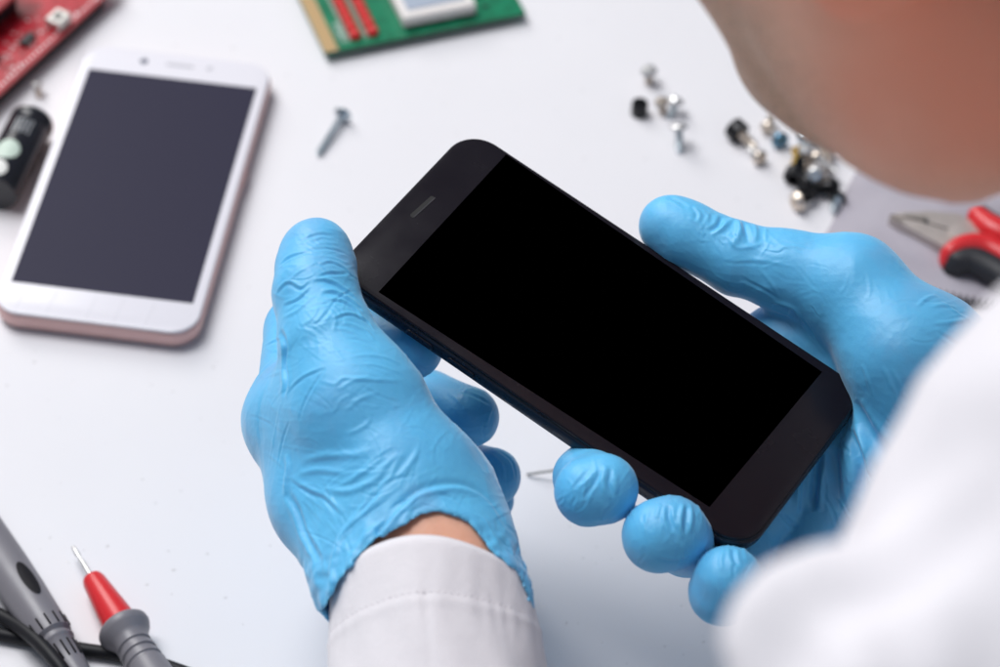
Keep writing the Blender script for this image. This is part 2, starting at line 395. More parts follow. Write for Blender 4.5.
# ---- gloves
L_CUT = np.array([(300, 640), (326, 606), (342, 577), (359, 556), (377, 540), (402, 526), (427, 514), (447, 512), (467, 522), (492, 552), (517, 573), (526, 594), (531, 612), (560, 650)], float)
L_STROKES = [
    ('f', 1.1, .9, [(313, 281), (323, 280), (336, 284), (348, 292), (357, 299)]),
    ('f', 1.1, .9, [(321, 293), (334, 292), (348, 299), (362, 309)]),
    ('f', 1.0, .8, [(325, 300), (342, 301), (355, 309), (363, 320)]),
    ('f', .9, .6, [(319, 265), (331, 262), (344, 268), (350, 274)]),
    ('v', .8, .5, [(317, 278), (329, 274), (348, 274)]),
    ('r', .8, .5, [(289, 281), (298, 272), (308, 267)]),
    ('f', 1.0, .7, [(276, 293), (285, 284), (291, 283), (301, 288), (310, 281)]),
    ('v', .9, .6, [(279, 266), (291, 257), (311, 252)]),
    ('r', .9, .3, [(308, 248), (323, 243), (340, 244)]),
    ('v', .8, .3, [(306, 250), (329, 249), (349, 255)]),
    ('r', .8, .3, [(310, 256), (331, 257), (350, 264)]),
    ('v', .9, .4, [(297, 243), (318, 235), (334, 236)]),
    ('f', 1.0, .6, [(283, 305), (298, 299), (311, 286)]),
    ('r', .9, .5, [(282, 318), (298, 310), (312, 296)]),
    ('f', .9, .7, [(331, 320), (348, 314), (365, 320), (374, 330)]),
    ('r', .9, .6, [(340, 324), (352, 324), (366, 331), (376, 341)]),
    ('r', .9, .5, [(332, 328), (348, 330), (364, 338)]),
    ('v', .9, .4, [(315, 326), (323, 318), (330, 309)]),
    ('r', .8, .4, [(300, 326), (312, 318), (318, 306)]),
    ('r', .8, .4, [(330, 309), (336, 318), (333, 332)]),
    ('v', .8, .3, [(345, 338), (362, 341), (380, 352)]),
    ('v', 1.6, 1.5, [(280, 331), (285, 344), (285, 368), (286, 383), (283, 397)]),
    ('f', .9, .5, [(287, 393), (302, 378), (326, 367)]),
    ('v', .7, .3, [(299, 421), (304, 404), (316, 382), (326, 368)]),
    ('r', .9, .5, [(319, 380), (335, 384), (343, 378), (364, 379), (400, 381)]),
    ('r', .9, .4, [(338, 390), (352, 381), (372, 376)]),
    ('r', .9, .45, [(346, 358), (364, 355), (384, 357), (402, 364)]),
    ('r', .8, .3, [(352, 364), (376, 365), (404, 374)]),
    ('r', .9, .4, [(345, 411), (360, 399), (379, 392)]),
    ('r', .9, .35, [(345, 435), (364, 426), (372, 416)]),
    ('r', .8, .3, [(332, 414), (341, 400), (352, 394)]),
    ('r', 1.5, .9, [(301, 461), (326, 455), (350, 455), (371, 450)]),
    ('r', 1.3, .8, [(298, 473), (321, 470), (346, 473)]),
    ('r', 1.2, .6, [(367, 477), (384, 466), (400, 452)]),
    ('r', 1.4, 1.3, [(286, 454), (288, 467), (286, 482), (285, 496)]),
    ('v', 1.8, 1.4, [(286, 492), (297, 510), (305, 534), (322, 566)]),
    ('r', 1.5, 1.0, [(322, 489), (348, 491), (372, 481), (392, 463)]),
    ('f', 1.3, .9, [(291, 481), (310, 491), (326, 499), (343, 516)]),
    ('r', 1.8, 1.4, [(331, 596), (334, 556), (347, 528), (375, 503), (402, 478)]),
    ('r', 1.4, .9, [(344, 570), (362, 541), (386, 518), (404, 500)]),
    ('r', 1.2, .7, [(340, 486), (364, 471), (380, 458)]),
    ('r', 1.2, .7, [(393, 481), (409, 465), (419, 448)]),
    ('r', 1.2, .7, [(369, 496), (388, 480), (397, 462), (404, 452)]),
    ('v', 1.0, .5, [(356, 520), (372, 498), (380, 484)]),
    ('f', 1.9, 1.5, [(508, 532), (490, 503), (472, 490), (451, 486), (424, 491), (400, 508), (380, 533), (364, 560)]),
    ('r', .9, .5, [(402, 522), (412, 508), (428, 498)]), ('r', .9, .5, [(474, 514), (484, 520), (496, 540)]),
    ('r', .8, .4, [(506, 540), (513, 555), (520, 580)]), ('v', .8, .4, [(512, 530), (520, 550), (527, 588)]),
    ('f', .9, .7, [(258, 350), (272, 342), (282, 338)]), ('r', .8, .4, [(264, 378), (282, 371)]),
    ('r', .7, .25, [(268, 470), (275, 430), (281, 402)]), ('v', .7, .25, [(277, 470), (283, 440), (290, 420)]),
    ('r', .8, .3, [(300, 520), (318, 545), (326, 575)]),
    ('r', .9, .4, [(448, 392), (460, 402), (470, 418)]), ('v', .9, .4, [(456, 390), (474, 396), (490, 404)]),
    ('r', .9, .4, [(452, 425), (470, 428), (490, 420)]), ('r', .9, .5, [(489, 452), (502, 466), (504, 486)]),
    ('v', .9, .4, [(498, 450), (512, 462), (516, 480)]), ('r', .8, .4, [(392, 340), (404, 352), (408, 366)]),
]
R_STROKES = [
    ('r', 1.5, 1.6, [(735, 215), (739, 227), (737, 238), (732, 246)]),
    ('r', 1.2, .9, [(711, 234), (723, 227), (733, 218)]),
    ('r', 1.1, .8, [(754, 224), (756, 234), (755, 245)]),
    ('v', 1.2, .8, [(744, 222), (747, 234), (748, 244)]),
    ('v', 1.2, .9, [(722, 216), (718, 226), (708, 232)]),
    ('r', 1.0, .5, [(714, 236), (728, 237), (736, 247), (754, 246), (766, 240)]),
    ('f', 1.0, .5, [(692, 206), (698, 214), (696, 222)]), ('r', 1.0, .5, [(700, 208), (708, 216), (706, 226)]),
    ('v', 1.2, .5, [(668, 197), (678, 201), (688, 208)]),
    ('r', .9, .25, [(728, 262), (758, 260), (800, 268)]), ('r', .9, .3, [(770, 252), (790, 246), (812, 250)]),
    ('v', .9, .25, [(740, 278), (764, 290), (780, 300)]), ('r', .9, .3, [(758, 268), (772, 284), (778, 296)]),
    ('v', 1.8, 1.8, [(772, 306), (783, 309), (792, 313), (803, 325)]),
    ('r', 1.0, .5, [(798, 319), (806, 330), (812, 344)]), ('v', .9, .5, [(803, 318), (812, 332), (819, 343)]),
    ('r', 1.0, .7, [(916, 307), (927, 298), (937, 295)]), ('r', 1.0, .6, [(930, 307), (942, 305), (956, 307)]),
    ('r', 1.1, .7, [(931, 324), (952, 322), (971, 318)]), ('v', 1.0, .6, [(938, 332), (959, 345), (981, 349)]),
    ('r', 1.0, .5, [(940, 300), (956, 312), (972, 322)]),
    ('r', 1.0, .5, [(862, 364), (868, 380), (873, 396)]), ('r', 1.0, .4, [(882, 366), (889, 380), (892, 392)]),
    ('r', 1.0, .4, [(893, 370), (900, 386), (905, 400)]), ('v', 1.0, .4, [(932, 360), (942, 376), (948, 386)]),
    ('r', .8, .2, [(848, 272), (846, 284), (840, 294)]), ('r', .8, .2, [(868, 272), (870, 290), (866, 302)]),
    ('v', 3.00, 1.82, [(856, 400), (862, 415), (872, 436), (892, 466)]),
    ('v', 2.00, 2.10, [(818, 455), (815, 478), (812, 512)]), ('r', 2.00, 1.80, [(825, 450), (822, 476), (820, 512)]),
    ('v', 2.00, 1.95, [(832, 446), (836, 474), (839, 512)]), ('r', 2.00, 1.80, [(842, 438), (849, 470), (850, 512)]),
    ('v', 2.00, 2.10, [(850, 430), (860, 462), (862, 500)]), ('r', 1.75, 1.65, [(858, 424), (868, 456), (876, 492)]),
    ('r', 1.50, 1.20, [(800, 470), (797, 492), (795, 516)]), ('v', 1.50, 1.20, [(806, 466), (804, 490), (803, 516)]),
    ('v', 1.2, .8, [(780, 512), (788, 520), (796, 530)]),
    ('r', 1.1, .7, [(576, 493), (588, 479), (596, 468)]), ('v', 1.0, .5, [(582, 500), (594, 484), (601, 470)]),
    ('r', 1.1, .7, [(606, 464), (602, 482), (610, 500)]), ('v', .9, .5, [(611, 468), (609, 484), (614, 497)]),
    ('r', 1.0, .6, [(616, 474), (616, 484), (613, 496)]), ('r', .9, .4, [(568, 492), (577, 478), (586, 469)]),
    ('r', .9, .3, [(588, 520), (606, 519), (622, 512)]),
    ('r', 1.0, .6, [(660, 503), (656, 519)]), ('v', 1.1, .9, [(669, 505), (669, 518), (675, 533)]),
    ('r', 1.1, .9, [(684, 502), (680, 518), (682, 541)]), ('r', 1.0, .8, [(690, 503), (692, 520), (688, 535)]),
    ('v', 1.0, .7, [(687, 506), (686, 520), (684, 534)]), ('r', .9, .5, [(697, 505), (702, 518), (699, 532)]),
    ('f', .9, .4, [(658, 557), (674, 560), (692, 556)]), ('r', .9, .5, [(648, 512), (645, 526), (650, 540)]),
    ('v', 1.0, .8, [(733, 548), (734, 558), (738, 566)]), ('r', 1.0, .7, [(742, 545), (745, 553), (747, 562)]),
    ('r', .9, .5, [(724, 550), (721, 560), (722, 572)]),
]
# stretched-film zones: (x, y, half width, half height, direction deg, spread deg, length px, count, height mm)
L_FIELDS = [(318, 240, 30, 16, 10, 18, 30, 20, .10), (318, 285, 36, 24, -5, 30, 26, 34, .16), (335, 330, 40, 26, 20, 35, 26, 34, .13),
            (345, 375, 55, 30, -8, 25, 34, 26, .08), (350, 430, 80, 40, -15, 35, 34, 44, .075), (335, 475, 50, 26, -5, 30, 36, 20, .13),
            (330, 530, 30, 40, 65, 20, 40, 18, .18), (390, 490, 45, 35, -50, 18, 44, 22, .16), (440, 460, 40, 50, -60, 20, 40, 14, .1),
            (265, 410, 14, 60, 75, 22, 30, 16, .14), (460, 500, 50, 16, 20, 30, 24, 18, .2), (515, 565, 14, 40, 70, 15, 26, 10, .22),
            (475, 415, 24, 26, -20, 40, 20, 14, .2), (502, 475, 20, 26, 70, 35, 20, 12, .2), (415, 352, 20, 20, 30, 30, 20, 6, .2)]
R_FIELDS = [(735, 235, 40, 18, 80, 40, 18, 24, .22), (690, 225, 30, 24, 30, 40, 20, 12, .08), (780, 265, 60, 28, 15, 20, 40, 24, .10),
            (860, 300, 50, 40, 70, 50, 18, 30, .045), (930, 320, 40, 25, 15, 22, 34, 14, .13), (890, 400, 45, 40, 70, 12, 50, 16, .10),
            (840, 470, 45, 45, 78, 14, 44, 34, .4), (598, 490, 36, 32, 110, 25, 22, 22, .22), (667, 530, 36, 34, 95, 20, 24, 22, .24),
            (730, 575, 26, 30, 85, 20, 22, 14, .22), (800, 330, 20, 20, 50, 25, 22, 10, .2)]
def fine_folds(fields, seed):
    r = random.Random(seed); out = []
    for x, y, hw, hh, ang, sp, ln, n, amp in fields:
        for _ in range(n):
            cx, cy = x + r.uniform(-hw, hw), y + r.uniform(-hh, hh); a = math.radians(ang + r.gauss(0, sp)); l = ln * r.uniform(.6, 1.7); bend = r.gauss(0, .25); pts = []
            for k in (-1.5, -.75, 0, .75, 1.5):
                aa = a + bend * k * .6; pts.append((cx + math.cos(aa) * l * k / 3 + r.gauss(0, .5), cy + math.sin(aa) * l * k / 3 + r.gauss(0, .5)))
            out.append((r.choice('rrrrfv'), r.uniform(.36, .62), amp * r.uniform(.25, .85), pts))
    return out
def film_noise(V, N, amp, cell, seed, axis=None, squash=1.0):
    P = V / cell
    if axis is not None: P = P + (squash - 1) * (P @ axis)[:, None] * axis
    n = vnoise(P, seed); r = 1 - 2 * np.abs(n)
    return V + N * (amp * r)[:, None]

L_STROKES = [(k, w * .68, a * .62, p) for k, w, a, p in L_STROKES]
R_STROKES = [(k, w * .72, a * .68, p) for k, w, a, p in R_STROKES]
def build_left_glove():
    g = Grid(np.array([-90, -42, 640]), np.array([24, 86, 818]), .6)
    hand_prims(g, LH, WL, AL, 0.0, RGT)
    # free-standing cuff that flares over the wrist
    g.chain([S(338, 393, 695), S(308, 424, 706)], [13, 12.5], 8); g.chain([S(352, 425, 691), S(336, 478, 697)], [16, 14], 8); g.chain([S(313, 416, 702), S(331, 478, 696)], [13.6, 14.2], 9)
    v = np.cross(AL, RGT)
    g.econe(S(394, 508, 690), S(430, 614, 663), (28.3, 17), (26.9, 22), RGT, 10)
    X, Y, Z = g.xyz((slice(None),) * 3)
    px = 500 + F_PX * X / Z; py = 333.5 + F_PX * Y / Z
    yc = np.interp(px.ravel(), L_CUT[:, 0], L_CUT[:, 1]).reshape(px.shape) + .9 * np.sin(px * .13) + .5 * np.sin(px * .31 + 1)
    near = (X - WL[0]) * v[0] + (Y - WL[1]) * v[1] + (Z - WL[2]) * v[2]      # + = under side of the wrist
    sgn = 1 if v[2] > 0 else -1
    near = near * sgn
    ax = (X - WL[0]) * AL[0] + (Y - WL[1]) * AL[1] + (Z - WL[2]) * AL[2]
    front = (py - yc) * Z / F_PX * .9; back = ax - 9
    m = smooth01((near - 1) / 8)
    cut = front * (1 - m) + back * m
    lim = ax + 22                                                         # hollow only below the wrist
    F = g.F
    hollow = np.minimum(-(F + 1.15), lim)
    g.F = np.maximum(np.maximum(F, cut), hollow).astype(np.float32)
    V, Q = g.mesh(); V = relax(V, Q, 2, .4)
    vx, vy = pxy(V); rim = smooth01((vy - np.interp(vx, L_CUT[:, 0], L_CUT[:, 1]) + 14) / 8)[:, None]     # even out the rim of the cuff
    V = V + rim * (relax(V, Q, 7, .5) - V); N = normals(V, Q)
    V = film_noise(V, N, .13, 8.0, 3); V, Q = subdivide(V, Q); V = relax(V, Q, 2, .5); N = normals(V, Q)
    V = crease(V, N, Q, L_STROKES + fine_folds(L_FIELDS, 5)); N = normals(V, Q)
    sa = (V - WL) @ AL; loose = smooth01((sa + 14) / 14)                     # slack film ripples round the cuff
    V = V + N * (loose * (.55 * vnoise(V * np.array([.30, .16, .22]), 61) + .25 * vnoise(V * .5, 62)))[:, None]; N = normals(V, Q)
    V = film_noise(V, N, .03, 2.2, 5)
    return relax(V, Q, 1, .25), Q

def build_right_glove():
    g = Grid(np.array([14, -44, 664]), np.array([168, 92, 790]), .65)
    hand_prims(g, RH, WR, AR, 0.0, UP)
    g.chain([RH['thumb'][5][0], RH['middle'][4][0]], [15, 13], 8)
    g.econe(WR - 20 * AR, WR + 40 * AR, (18, 24), (24, 27), UP, 6)
    g.chain([S(856, 300, 732), S(905, 360, 721), S(952, 438, 722)], [11.5, 13.5, 15.5], 12)
    for a, b, r in ((S(589, 492, 690), S(603, 489, 690), 9.3), (S(659, 536, 685), S(671, 533, 685), 9.8), (S(728, 580, 680), S(722, 592, 682), 8.9)): g.chain([a, b], [r, r], .7)   # flattened finger pads
    X, Y, Z = g.xyz((slice(None),) * 3)
    ax = (X - WR[0]) * AR[0] + (Y - WR[1]) * AR[1] + (Z - WR[2]) * AR[2]
    F = g.F; cut = ax - 14
    hollow = np.minimum(-(F + 1.2), ax + 6)
    g.F = np.maximum(np.maximum(F, cut), hollow).astype(np.float32)
    V, Q = g.mesh(); V = relax(V, Q, 2, .4); N = normals(V, Q)
    V = film_noise(V, N, .12, 8.5, 13); V, Q = subdivide(V, Q); V = relax(V, Q, 2, .5); N = normals(V, Q)
    V = crease(V, N, Q, R_STROKES + fine_folds(R_FIELDS, 9)); N = normals(V, Q)
    V = film_noise(V, N, .03, 2.2, 15)
    return relax(V, Q, 1, .25), Q

def build_coat():
    g = Grid(np.array([-140, -300, 232]), np.array([440, 450, 860]), 3.2)
    hip = NK - 120 * F_AX - 300 * UP
    g.econe(NK - 45 * UP - 10 * F_AX, hip, (138, 86), (142, 98), R_AX, 25)
    g.chain([SL + 8 * R_AX, SR - 8 * R_AX], [65, 62], 18)
    g.chain([SL, (SL + EL) / 2, EL, WL + 90 * AL], [66, 56, 44, 36], 14)
    g.chain([SR, (SR + ER) / 2, ER, WR + 30 * AR], [56, 52, 44, 36], 20)
    for p, q, r0, r1 in COAT_FOLDS: g.cone(p, q, r0, r1, 9)
    # neck opening and collar
    g.econe(NK + 10 * UP + 12 * F_AX, NK + 62 * UP + 32 * F_AX, (68, 66), (66, 64), R_AX, 10)
    g.econe(NK + 22 * UP + 16 * F_AX, NK + 100 * UP + 46 * F_AX, (61, 59), (62, 60), R_AX, 0, sub=True)
    V, Q = g.mesh(); V = relax(V, Q, 5); N = normals(V, Q)
    V = crease(V, N, Q, COAT_CREASES); N = normals(V, Q)
    V = film_noise(V, N, 3.4, 60, 21, unit(EL - SL), .45); V = film_noise(V, N, .5, 14, 22)
    return relax(V, Q, 2), Q

def cuff_wave(a, s):
    g = min(1, max(0, (s - 6) / 26))
    return (1 + .010 * math.sin(3*a + s * .06) + .008 * math.sin(5 * a - s * .09 + 1) + 1.6 * g * (.022 * math.sin(2*a + 2 + s*.03) + .016 * math.sin(4*a + .07*s + .5)
            + .011 * math.sin(9*a + .10*s) * math.sin(.06 * s + 2*a)) + .006 * math.exp(-((s - 18) / 5) ** 2) * math.sin(31 * a + 2 * math.sin(7*a)) + .004 * math.exp(-((s - 8) / 6) ** 2) * math.sin(23 * a))
def build_cuff_sleeve():
    """end of the left sleeve: a swept cloth tube with a hem, a lengthwise seam and soft folds."""
    A = WL + 1 * AL - 1.2 * RGT; n = 160; m = 120; L = 118.0; V = []; Q = []
    u = unit(RGT - RGT.dot(AL) * AL); w = np.cross(AL, u)
    if w[2] > 0: w = -w                                   # w faces the viewer's side
    for j in range(m + 1):
        s = L * (j / m) ** 1.0
        for i in range(n):
            a = 2 * math.pi * i / n; ca, sa = math.cos(a), math.sin(a)
            ru = 24.9 + .085 * s + .8 * math.exp(-s / 9); rw = 23 + .10 * s
            rr = cuff_wave(a, s)
            hem = .10 * math.exp(-((s - 15.5) / 1.0) ** 2)          # stitched hem: groove
            d = -hem - .5 * math.exp(-((a - 1.66) / .02) ** 2) * (s > 15)
            d += .25 * math.exp(-((s - 17.5) / 1.6) ** 2)
            lip = -1.0 * math.exp(-(s / 1.0) ** 2)
            wav = 2.2 * math.sin(a * 2 + .6) + 1.0 * math.sin(3 * a)
            V.append(A + (s + wav * math.exp(-s / 25)) * AL + (ru * rr + d + lip) * ca * u + (rw * rr + d + lip) * sa * w)
    for j in range(m):
        for i in range(n): Q.append((j*n+i, j*n+(i+1) % n, (j+1)*n+(i+1) % n, (j+1)*n+i))
    return np.array(V), np.array(Q)
# ------------------------------------------------------------------ materials of the place
M = {}
M['table'] = mat('table laminate', (.78, .77, .79), .33, **{'Specular IOR Level': .2}); bump(M['table'], 900, .04, .0002, 2); rough_vary(M['table'], 14, .36, .5)
vary(M['table'], 9, [(.3, (.760, .745, .772)), (.7, (.790, .775, .80))])
N_, L_, b_ = nodes(M['table']); sp_ = tex(M['table'], 420, 1); rs_ = ramp(M['table'], sp_.outputs['Fac'], [(.752, (1, 1, 1)), (.775, (.74, .73, .72))]); mm_ = N_.new('ShaderNodeMix'); mm_.data_type = 'RGBA'; mm_.blend_type = 'MULTIPLY'; mm_.inputs['Factor'].default_value = 1
L_.new(b_.inputs['Base Color'].links[0].from_socket, mm_.inputs[6]); L_.new(rs_.outputs['Color'], mm_.inputs[7]); L_.new(mm_.outputs[2], b_.inputs['Base Color'])
M['glass'] = mat('black glass', (.010, .008, .012), .24, **{'Specular IOR Level': .22}); rough_vary(M['glass'], 60, .18, .30)
M['panel_off'] = mat('switched off display', (0, 0, 0), .9, **{'Specular IOR Level': 0})
M['black_metal'] = mat('dark anodised metal', (.012, .013, .022), .32, .3); rough_vary(M['black_metal'], 300, .22, .42)
M['slot'] = mat('slot', (.004, .004, .005), .6)
M['grey_scuff'] = mat('bright scuffed edge', (.10, .10, .12), .4, .5)
M['white_glass'] = mat('white glass', (.73, .71, .76), .2, **{'Specular IOR Level': .3})
M['rose'] = mat('rose metal', (.68, .44, .42), .34, .25)
M['lcd'] = mat('dark blue grey display', (.033, .031, .054), .4, **{'Specular IOR Level': .08})
M['lens'] = mat('front lens', (.10, .11, .16), .2); M['grille'] = mat('pale grille', (.45, .44, .48), .5)
M['mark'] = mat('painted grey reflection', (.68, .665, .715), .25)  # grey for the stripe reflections painted on the white panel
M['red_pcb'] = vary(mat('red circuit board', (.45, .012, .02), .35), 260, [(.36, (.25, .003, .008)), (.52, (.42, .006, .02)), (.74, (.48, .04, .05))], 6)
M['red_edge'] = mat('board edge red', (.48, .07, .08), .5)
M['green_pcb'] = vary(mat('green circuit board', (.0, .16, .075), .35), 220, [(.35, (.002, .13, .06)), (.65, (.004, .21, .10))], 6)
M['green_edge'] = mat('board edge green', (.02, .09, .05), .6)
M['gold'] = mat('gold contact', (.62, .42, .20), .38, .6)
M['silk'] = mat('white print', (.75, .78, .78), .6)
M['chip'] = mat('black package', (.015, .015, .018), .45)
M['steel'] = mat('steel', (.80, .79, .78), .4, 1.0); rough_vary(M['steel'], 700, .32, .5)
M['zinc'] = mat('zinc plated steel', (.52, .58, .62), .36, 1.0); rough_vary(M['zinc'], 500, .28, .48)
M['nickel'] = mat('warm nickel', (.66, .58, .50), .38, 1.0)
M['brass'] = mat('brass', (.62, .42, .12), .3, 1.0)
M['blackox'] = mat('black oxide', (.012, .012, .014), .35, .4)
M['bluezinc'] = mat('blue zinc', (.12, .24, .34), .3, .9)
M['solder'] = mat('tin', (.62, .60, .57), .35, .9)
M['red_plastic'] = mat('red plastic', (.62, .022, .028), .32); bump(M['red_plastic'], 1500, .12, .0001)
M['red_lamp'] = mat('red diode', (.72, .03, .03), .25, **{'Subsurface Weight': .3, 'Subsurface Radius': (.004, .001, .001), 'Subsurface Scale': .2})
M['white_box'] = mat('white connector plastic', (.74, .70, .68), .45)
M['grey_box'] = mat('grey blue cover', (.36, .41, .50), .4)
M['probe_grey'] = mat('grey probe plastic', (.19, .18, .20), .42); bump(M['probe_grey'], 1200, .10, .0001); rough_vary(M['probe_grey'], 90, .34, .5)
M['probe_black'] = mat('black rubber inlay', (.012, .011, .014), .6, **{'Specular IOR Level': .2})
M['cable'] = mat('black cable', (.009, .009, .012), .5, **{'Specular IOR Level': .25})
M['sleeve_black'] = mat('black shrink sleeve', (.014, .014, .02), .25)
M['cap_print'] = mat('pale print', (.35, .36, .38), .4); M['sticker'] = mat('pale green sticker', (.52, .62, .54), .5); M['sticker_white'] = mat('white sticker', (.72, .72, .69), .5)
M['mfibre'] = mat('grey microfibre cloth', (.37, .34, .39), .95, **{'Sheen Weight': .4}); bump(M['mfibre'], 1400, .5, .0006, 4)
vary(M['mfibre'], 30, [(.3, (.36, .33, .38)), (.7, (.44, .41, .46))])
M['thread'] = mat('black thread', (.02, .02, .025), .9)
M['jaw'] = mat('plier steel', (.52, .46, .43), .48, .45); rough_vary(M['jaw'], 200, .34, .5); bump(M['jaw'], 900, .15, .0001, 3, (1, 6, 1))
M['jaw_edge'] = mat('ground steel', (.60, .52, .46), .3, .8)
M['grip'] = mat('black grip rubber', (.012, .013, .018), .55)

# glove film
def glove_material():
    m = mat('blue nitrile film', (.012, .27, .66), .42, **{'Specular IOR Level': .46, 'Sheen Weight': .2, 'Sheen Roughness': .4, 'Subsurface Weight': .2, 'Subsurface Scale': .003, 'Subsurface Radius': (.3, .7, 1.0)})
    N, L, b = nodes(m)
    vary(m, 38, [(.30, (.14, .42, .71)), (.45, (.105, .46, .78)), (.62, (.11, .485, .81)), (.78, (.15, .50, .80))], 5)
    rough_vary(m, 50, .42, .54)
    bump(m, 330, .16, .0008, 4, (1, 1, 1)); bump(m, 1800, .08, .0002, 2)
    return m
M['glove'] = glove_material()
M['cloth'] = mat('white cotton coat', (.73, .705, .74), .9, **{'Sheen Weight': .15}); bump(M['cloth'], 2600, .35, .0003, 2); bump(M['cloth'], 120, .25, .0012, 4)
M['seam'] = mat('white sewing thread', (.78, .75, .79), .8)
M['hair'] = mat('dark brown hair', (.035, .02, .013), .5); bump(M['hair'], 500, .8, .001, 3, (1, 1, .2))
def skin_material():
    m = mat('skin', (.50, .24, .17), .5, **{'Subsurface Weight': .25, 'Subsurface Scale': .006, 'Subsurface Radius': (1, .35, .2), 'Specular IOR Level': .35})
    N, L, b = nodes(m)
    t = tex(m, 38, 5); r = ramp(m, t.outputs['Fac'], [(.3, (.70, .36, .25)), (.7, (.90, .50, .36))])
    a = N.new('ShaderNodeVertexColor'); a.layer_name = 'tone'
    s = N.new('ShaderNodeSeparateColor'); L.new(a.outputs['Color'], s.inputs['Color'])
    mx = N.new('ShaderNodeMix'); mx.data_type = 'RGBA'; L.new(s.outputs[0], mx.inputs['Factor']); L.new(r.outputs['Color'], mx.inputs[6]); mx.inputs[7].default_value = (.84, .32, .20, 1)
    t2 = tex(m, 900, 3); r2 = ramp(m, t2.outputs['Fac'], [(.40, (.44, .27, .17)), (.62, (.76, .47, .32))])
    mx2 = N.new('ShaderNodeMix'); mx2.data_type = 'RGBA'; L.new(s.outputs[1], mx2.inputs['Factor']); L.new(mx.outputs[2], mx2.inputs[6]); L.new(r2.outputs['Color'], mx2.inputs[7])
    L.new(mx2.outputs[2], b.inputs['Base Color']); bump(m, 700, .3, .0004, 3); return m
M['skin'] = skin_material()

# ------------------------------------------------------------------ table
tb = bmesh.new()
fw2 = unit(F_AX); far, side = 1500.0, 1300.0
hipT = NK - 120 * F_AX
def flat(p): return W(p - (TABLE_OFF - np.dot(NRM, p)) * -NRM)
e0 = NK - 95 * F_AX
def tp(f, r): 
    p = NK + f * F_AX + r * R_AX; w = W(p); return Vector((w[0] * 1000, w[1] * 1000, 0))
cn = [tp(18, -900), tp(18, 900), tp(1500, 900), tp(1500, -900)]
lo_ = [Vector((c.x, c.y, -28)) for c in cn]
loft(tb, [lo_, cn]); bevel(tb, 2, 2)
for v in tb.verts: v.co.z = min(v.co.z, 0)
o = bm_obj('table_top', tb, M['table'], auto=30); tag(o, 'smooth white work table that everything lies on', None, None, 'structure'); o['category'] = 'table'

# ------------------------------------------------------------------ phones
def rodr(r):
    r = np.array(r, float); t = np.linalg.norm(r); k = r / t
    K = np.array([[0, -k[2], k[1]], [k[2], 0, -k[0]], [-k[1], k[0], 0]]); return np.eye(3) + math.sin(t) * K + (1 - math.cos(t)) * K @ K
# white phone lying on the table
RW = rodr([-0.7594878, 0.0109989, 0.1385542]); TW = np.array([-126.5587, -53.6010, 910.9955])
cw = TW - (8.65) * UP * 1.0
cw = cw + (TABLE_OFF - NRM.dot(cw)) * NRM
mw = frame(W(cw), MW @ RW[:, 0])
t = thing('smartphone', 'white smartphone with rose metal sides lying on the table, grey screen off', 'smartphone', mw)
b = bmesh.new(); slab(b, 70, 139.3, 9.5, [(3.2, .25), (1.2, .7), (.25, 2.2), (0, 4), (0, 6.4), (.45, 7.7)], 10); bm_obj('body', b, M['rose'], t, smooth=True)
b = bmesh.new(); slab(b, 69.2, 138.5, 9.2, [(.25, 7.5), (0, 8.0), (.35, 8.5), (.95, 8.65)], 10); fp = bm_obj('front_panel', b, M['white_glass'], t, auto=35)
b = bmesh.new(); slab(b, 62.3, 110.7, .4, [(0, 8.62), (0, 8.70)], 2); bm_obj('screen', b, M['lcd'], t)
b = bmesh.new(); slab(b, 10.5, 1.5, .7, [(0, 8.6), (0, 8.72)], 5, (1, 62.8)); bm_obj('earpiece', b, M['grille'], t)
b = bmesh.new(); lathe(b, [(1.5, 8.6), (1.5, 8.72), (1.0, 8.75)], 24, Matrix.Translation((-12.4, 62.9, 0))); bm_obj('camera_lens', b, M['lens'], t)
b = bmesh.new(); lathe(b, [(1.1, 8.6), (1.1, 8.72)], 20, Matrix.Translation((12, 63, 0))); bm_obj('sensor', b, M['grille'], t)
for i, x in enumerate((-26, -15.5, -2, 7.5, 18)):
    b = bmesh.new(); box(b, (x, -62.6, 8.66), (.5, 10.5, .1), 0, 1, -.12); bm_obj('reflection_streak', b, M['mark'], t)  # reflected stripes on the lower panel, drawn in as thin grey bars
b = bmesh.new(); slab(b, 1.4, 9, .6, [(.3, 0), (0, .3), (0, .8), (.3, 1.1)], 4)
for v in b.verts: v.co = Vector((34.6 + v.co.z, v.co.y + 12, 5 + v.co.x))
bm_obj('side_button', b, M['rose'], t)

# black phone held in both hands
RB = rodr([-0.4484917, -0.4216461, -0.8869372]); TB = np.array([28.266726, -0.918767, 722.059128])
mb = frame(W(TB), MW @ RB[:, 0], MW @ -RB[:, 2])
t = thing('smartphone', 'black smartphone with blank screen held in two blue gloved hands', 'smartphone', mb)
b = bmesh.new(); slab(b, 67.1, 138.3, 10, [(2.2, -7.3), (.9, -7.0), (.2, -6.0), (0, -4.6), (0, -2.6), (.3, -1.5)], 12); bm_obj('body', b, M['black_metal'], t, smooth=True)
b = bmesh.new(); slab(b, 66.9, 138.1, 9.9, [(.9, -1.7), (.5, -1.3), (.5, -1.0), (1.0, -.9)], 12); bm_obj('bezel_ring', b, M['slot'], t, auto=30)
b = bmesh.new(); slab(b, 66.0, 137.2, 9.6, [(.4, -1.2), (0, -.9), (0, -.55), (.35, -.2), (1.1, 0)], 12); fp = bm_obj('front_glass', b, M['glass'], t, auto=30)
def on_phone(px, py):
    r = ray(px, py); n = RB[:, 2]; p = r * (n.dot(TB) / n.dot(r)) - TB
    return Vector((p.dot(RB[:, 0]), -p.dot(RB[:, 1]), 0))
q = [on_phone(*p) for p in ((378.5, 292), (506, 154.5), (822, 372), (709.5, 507))]
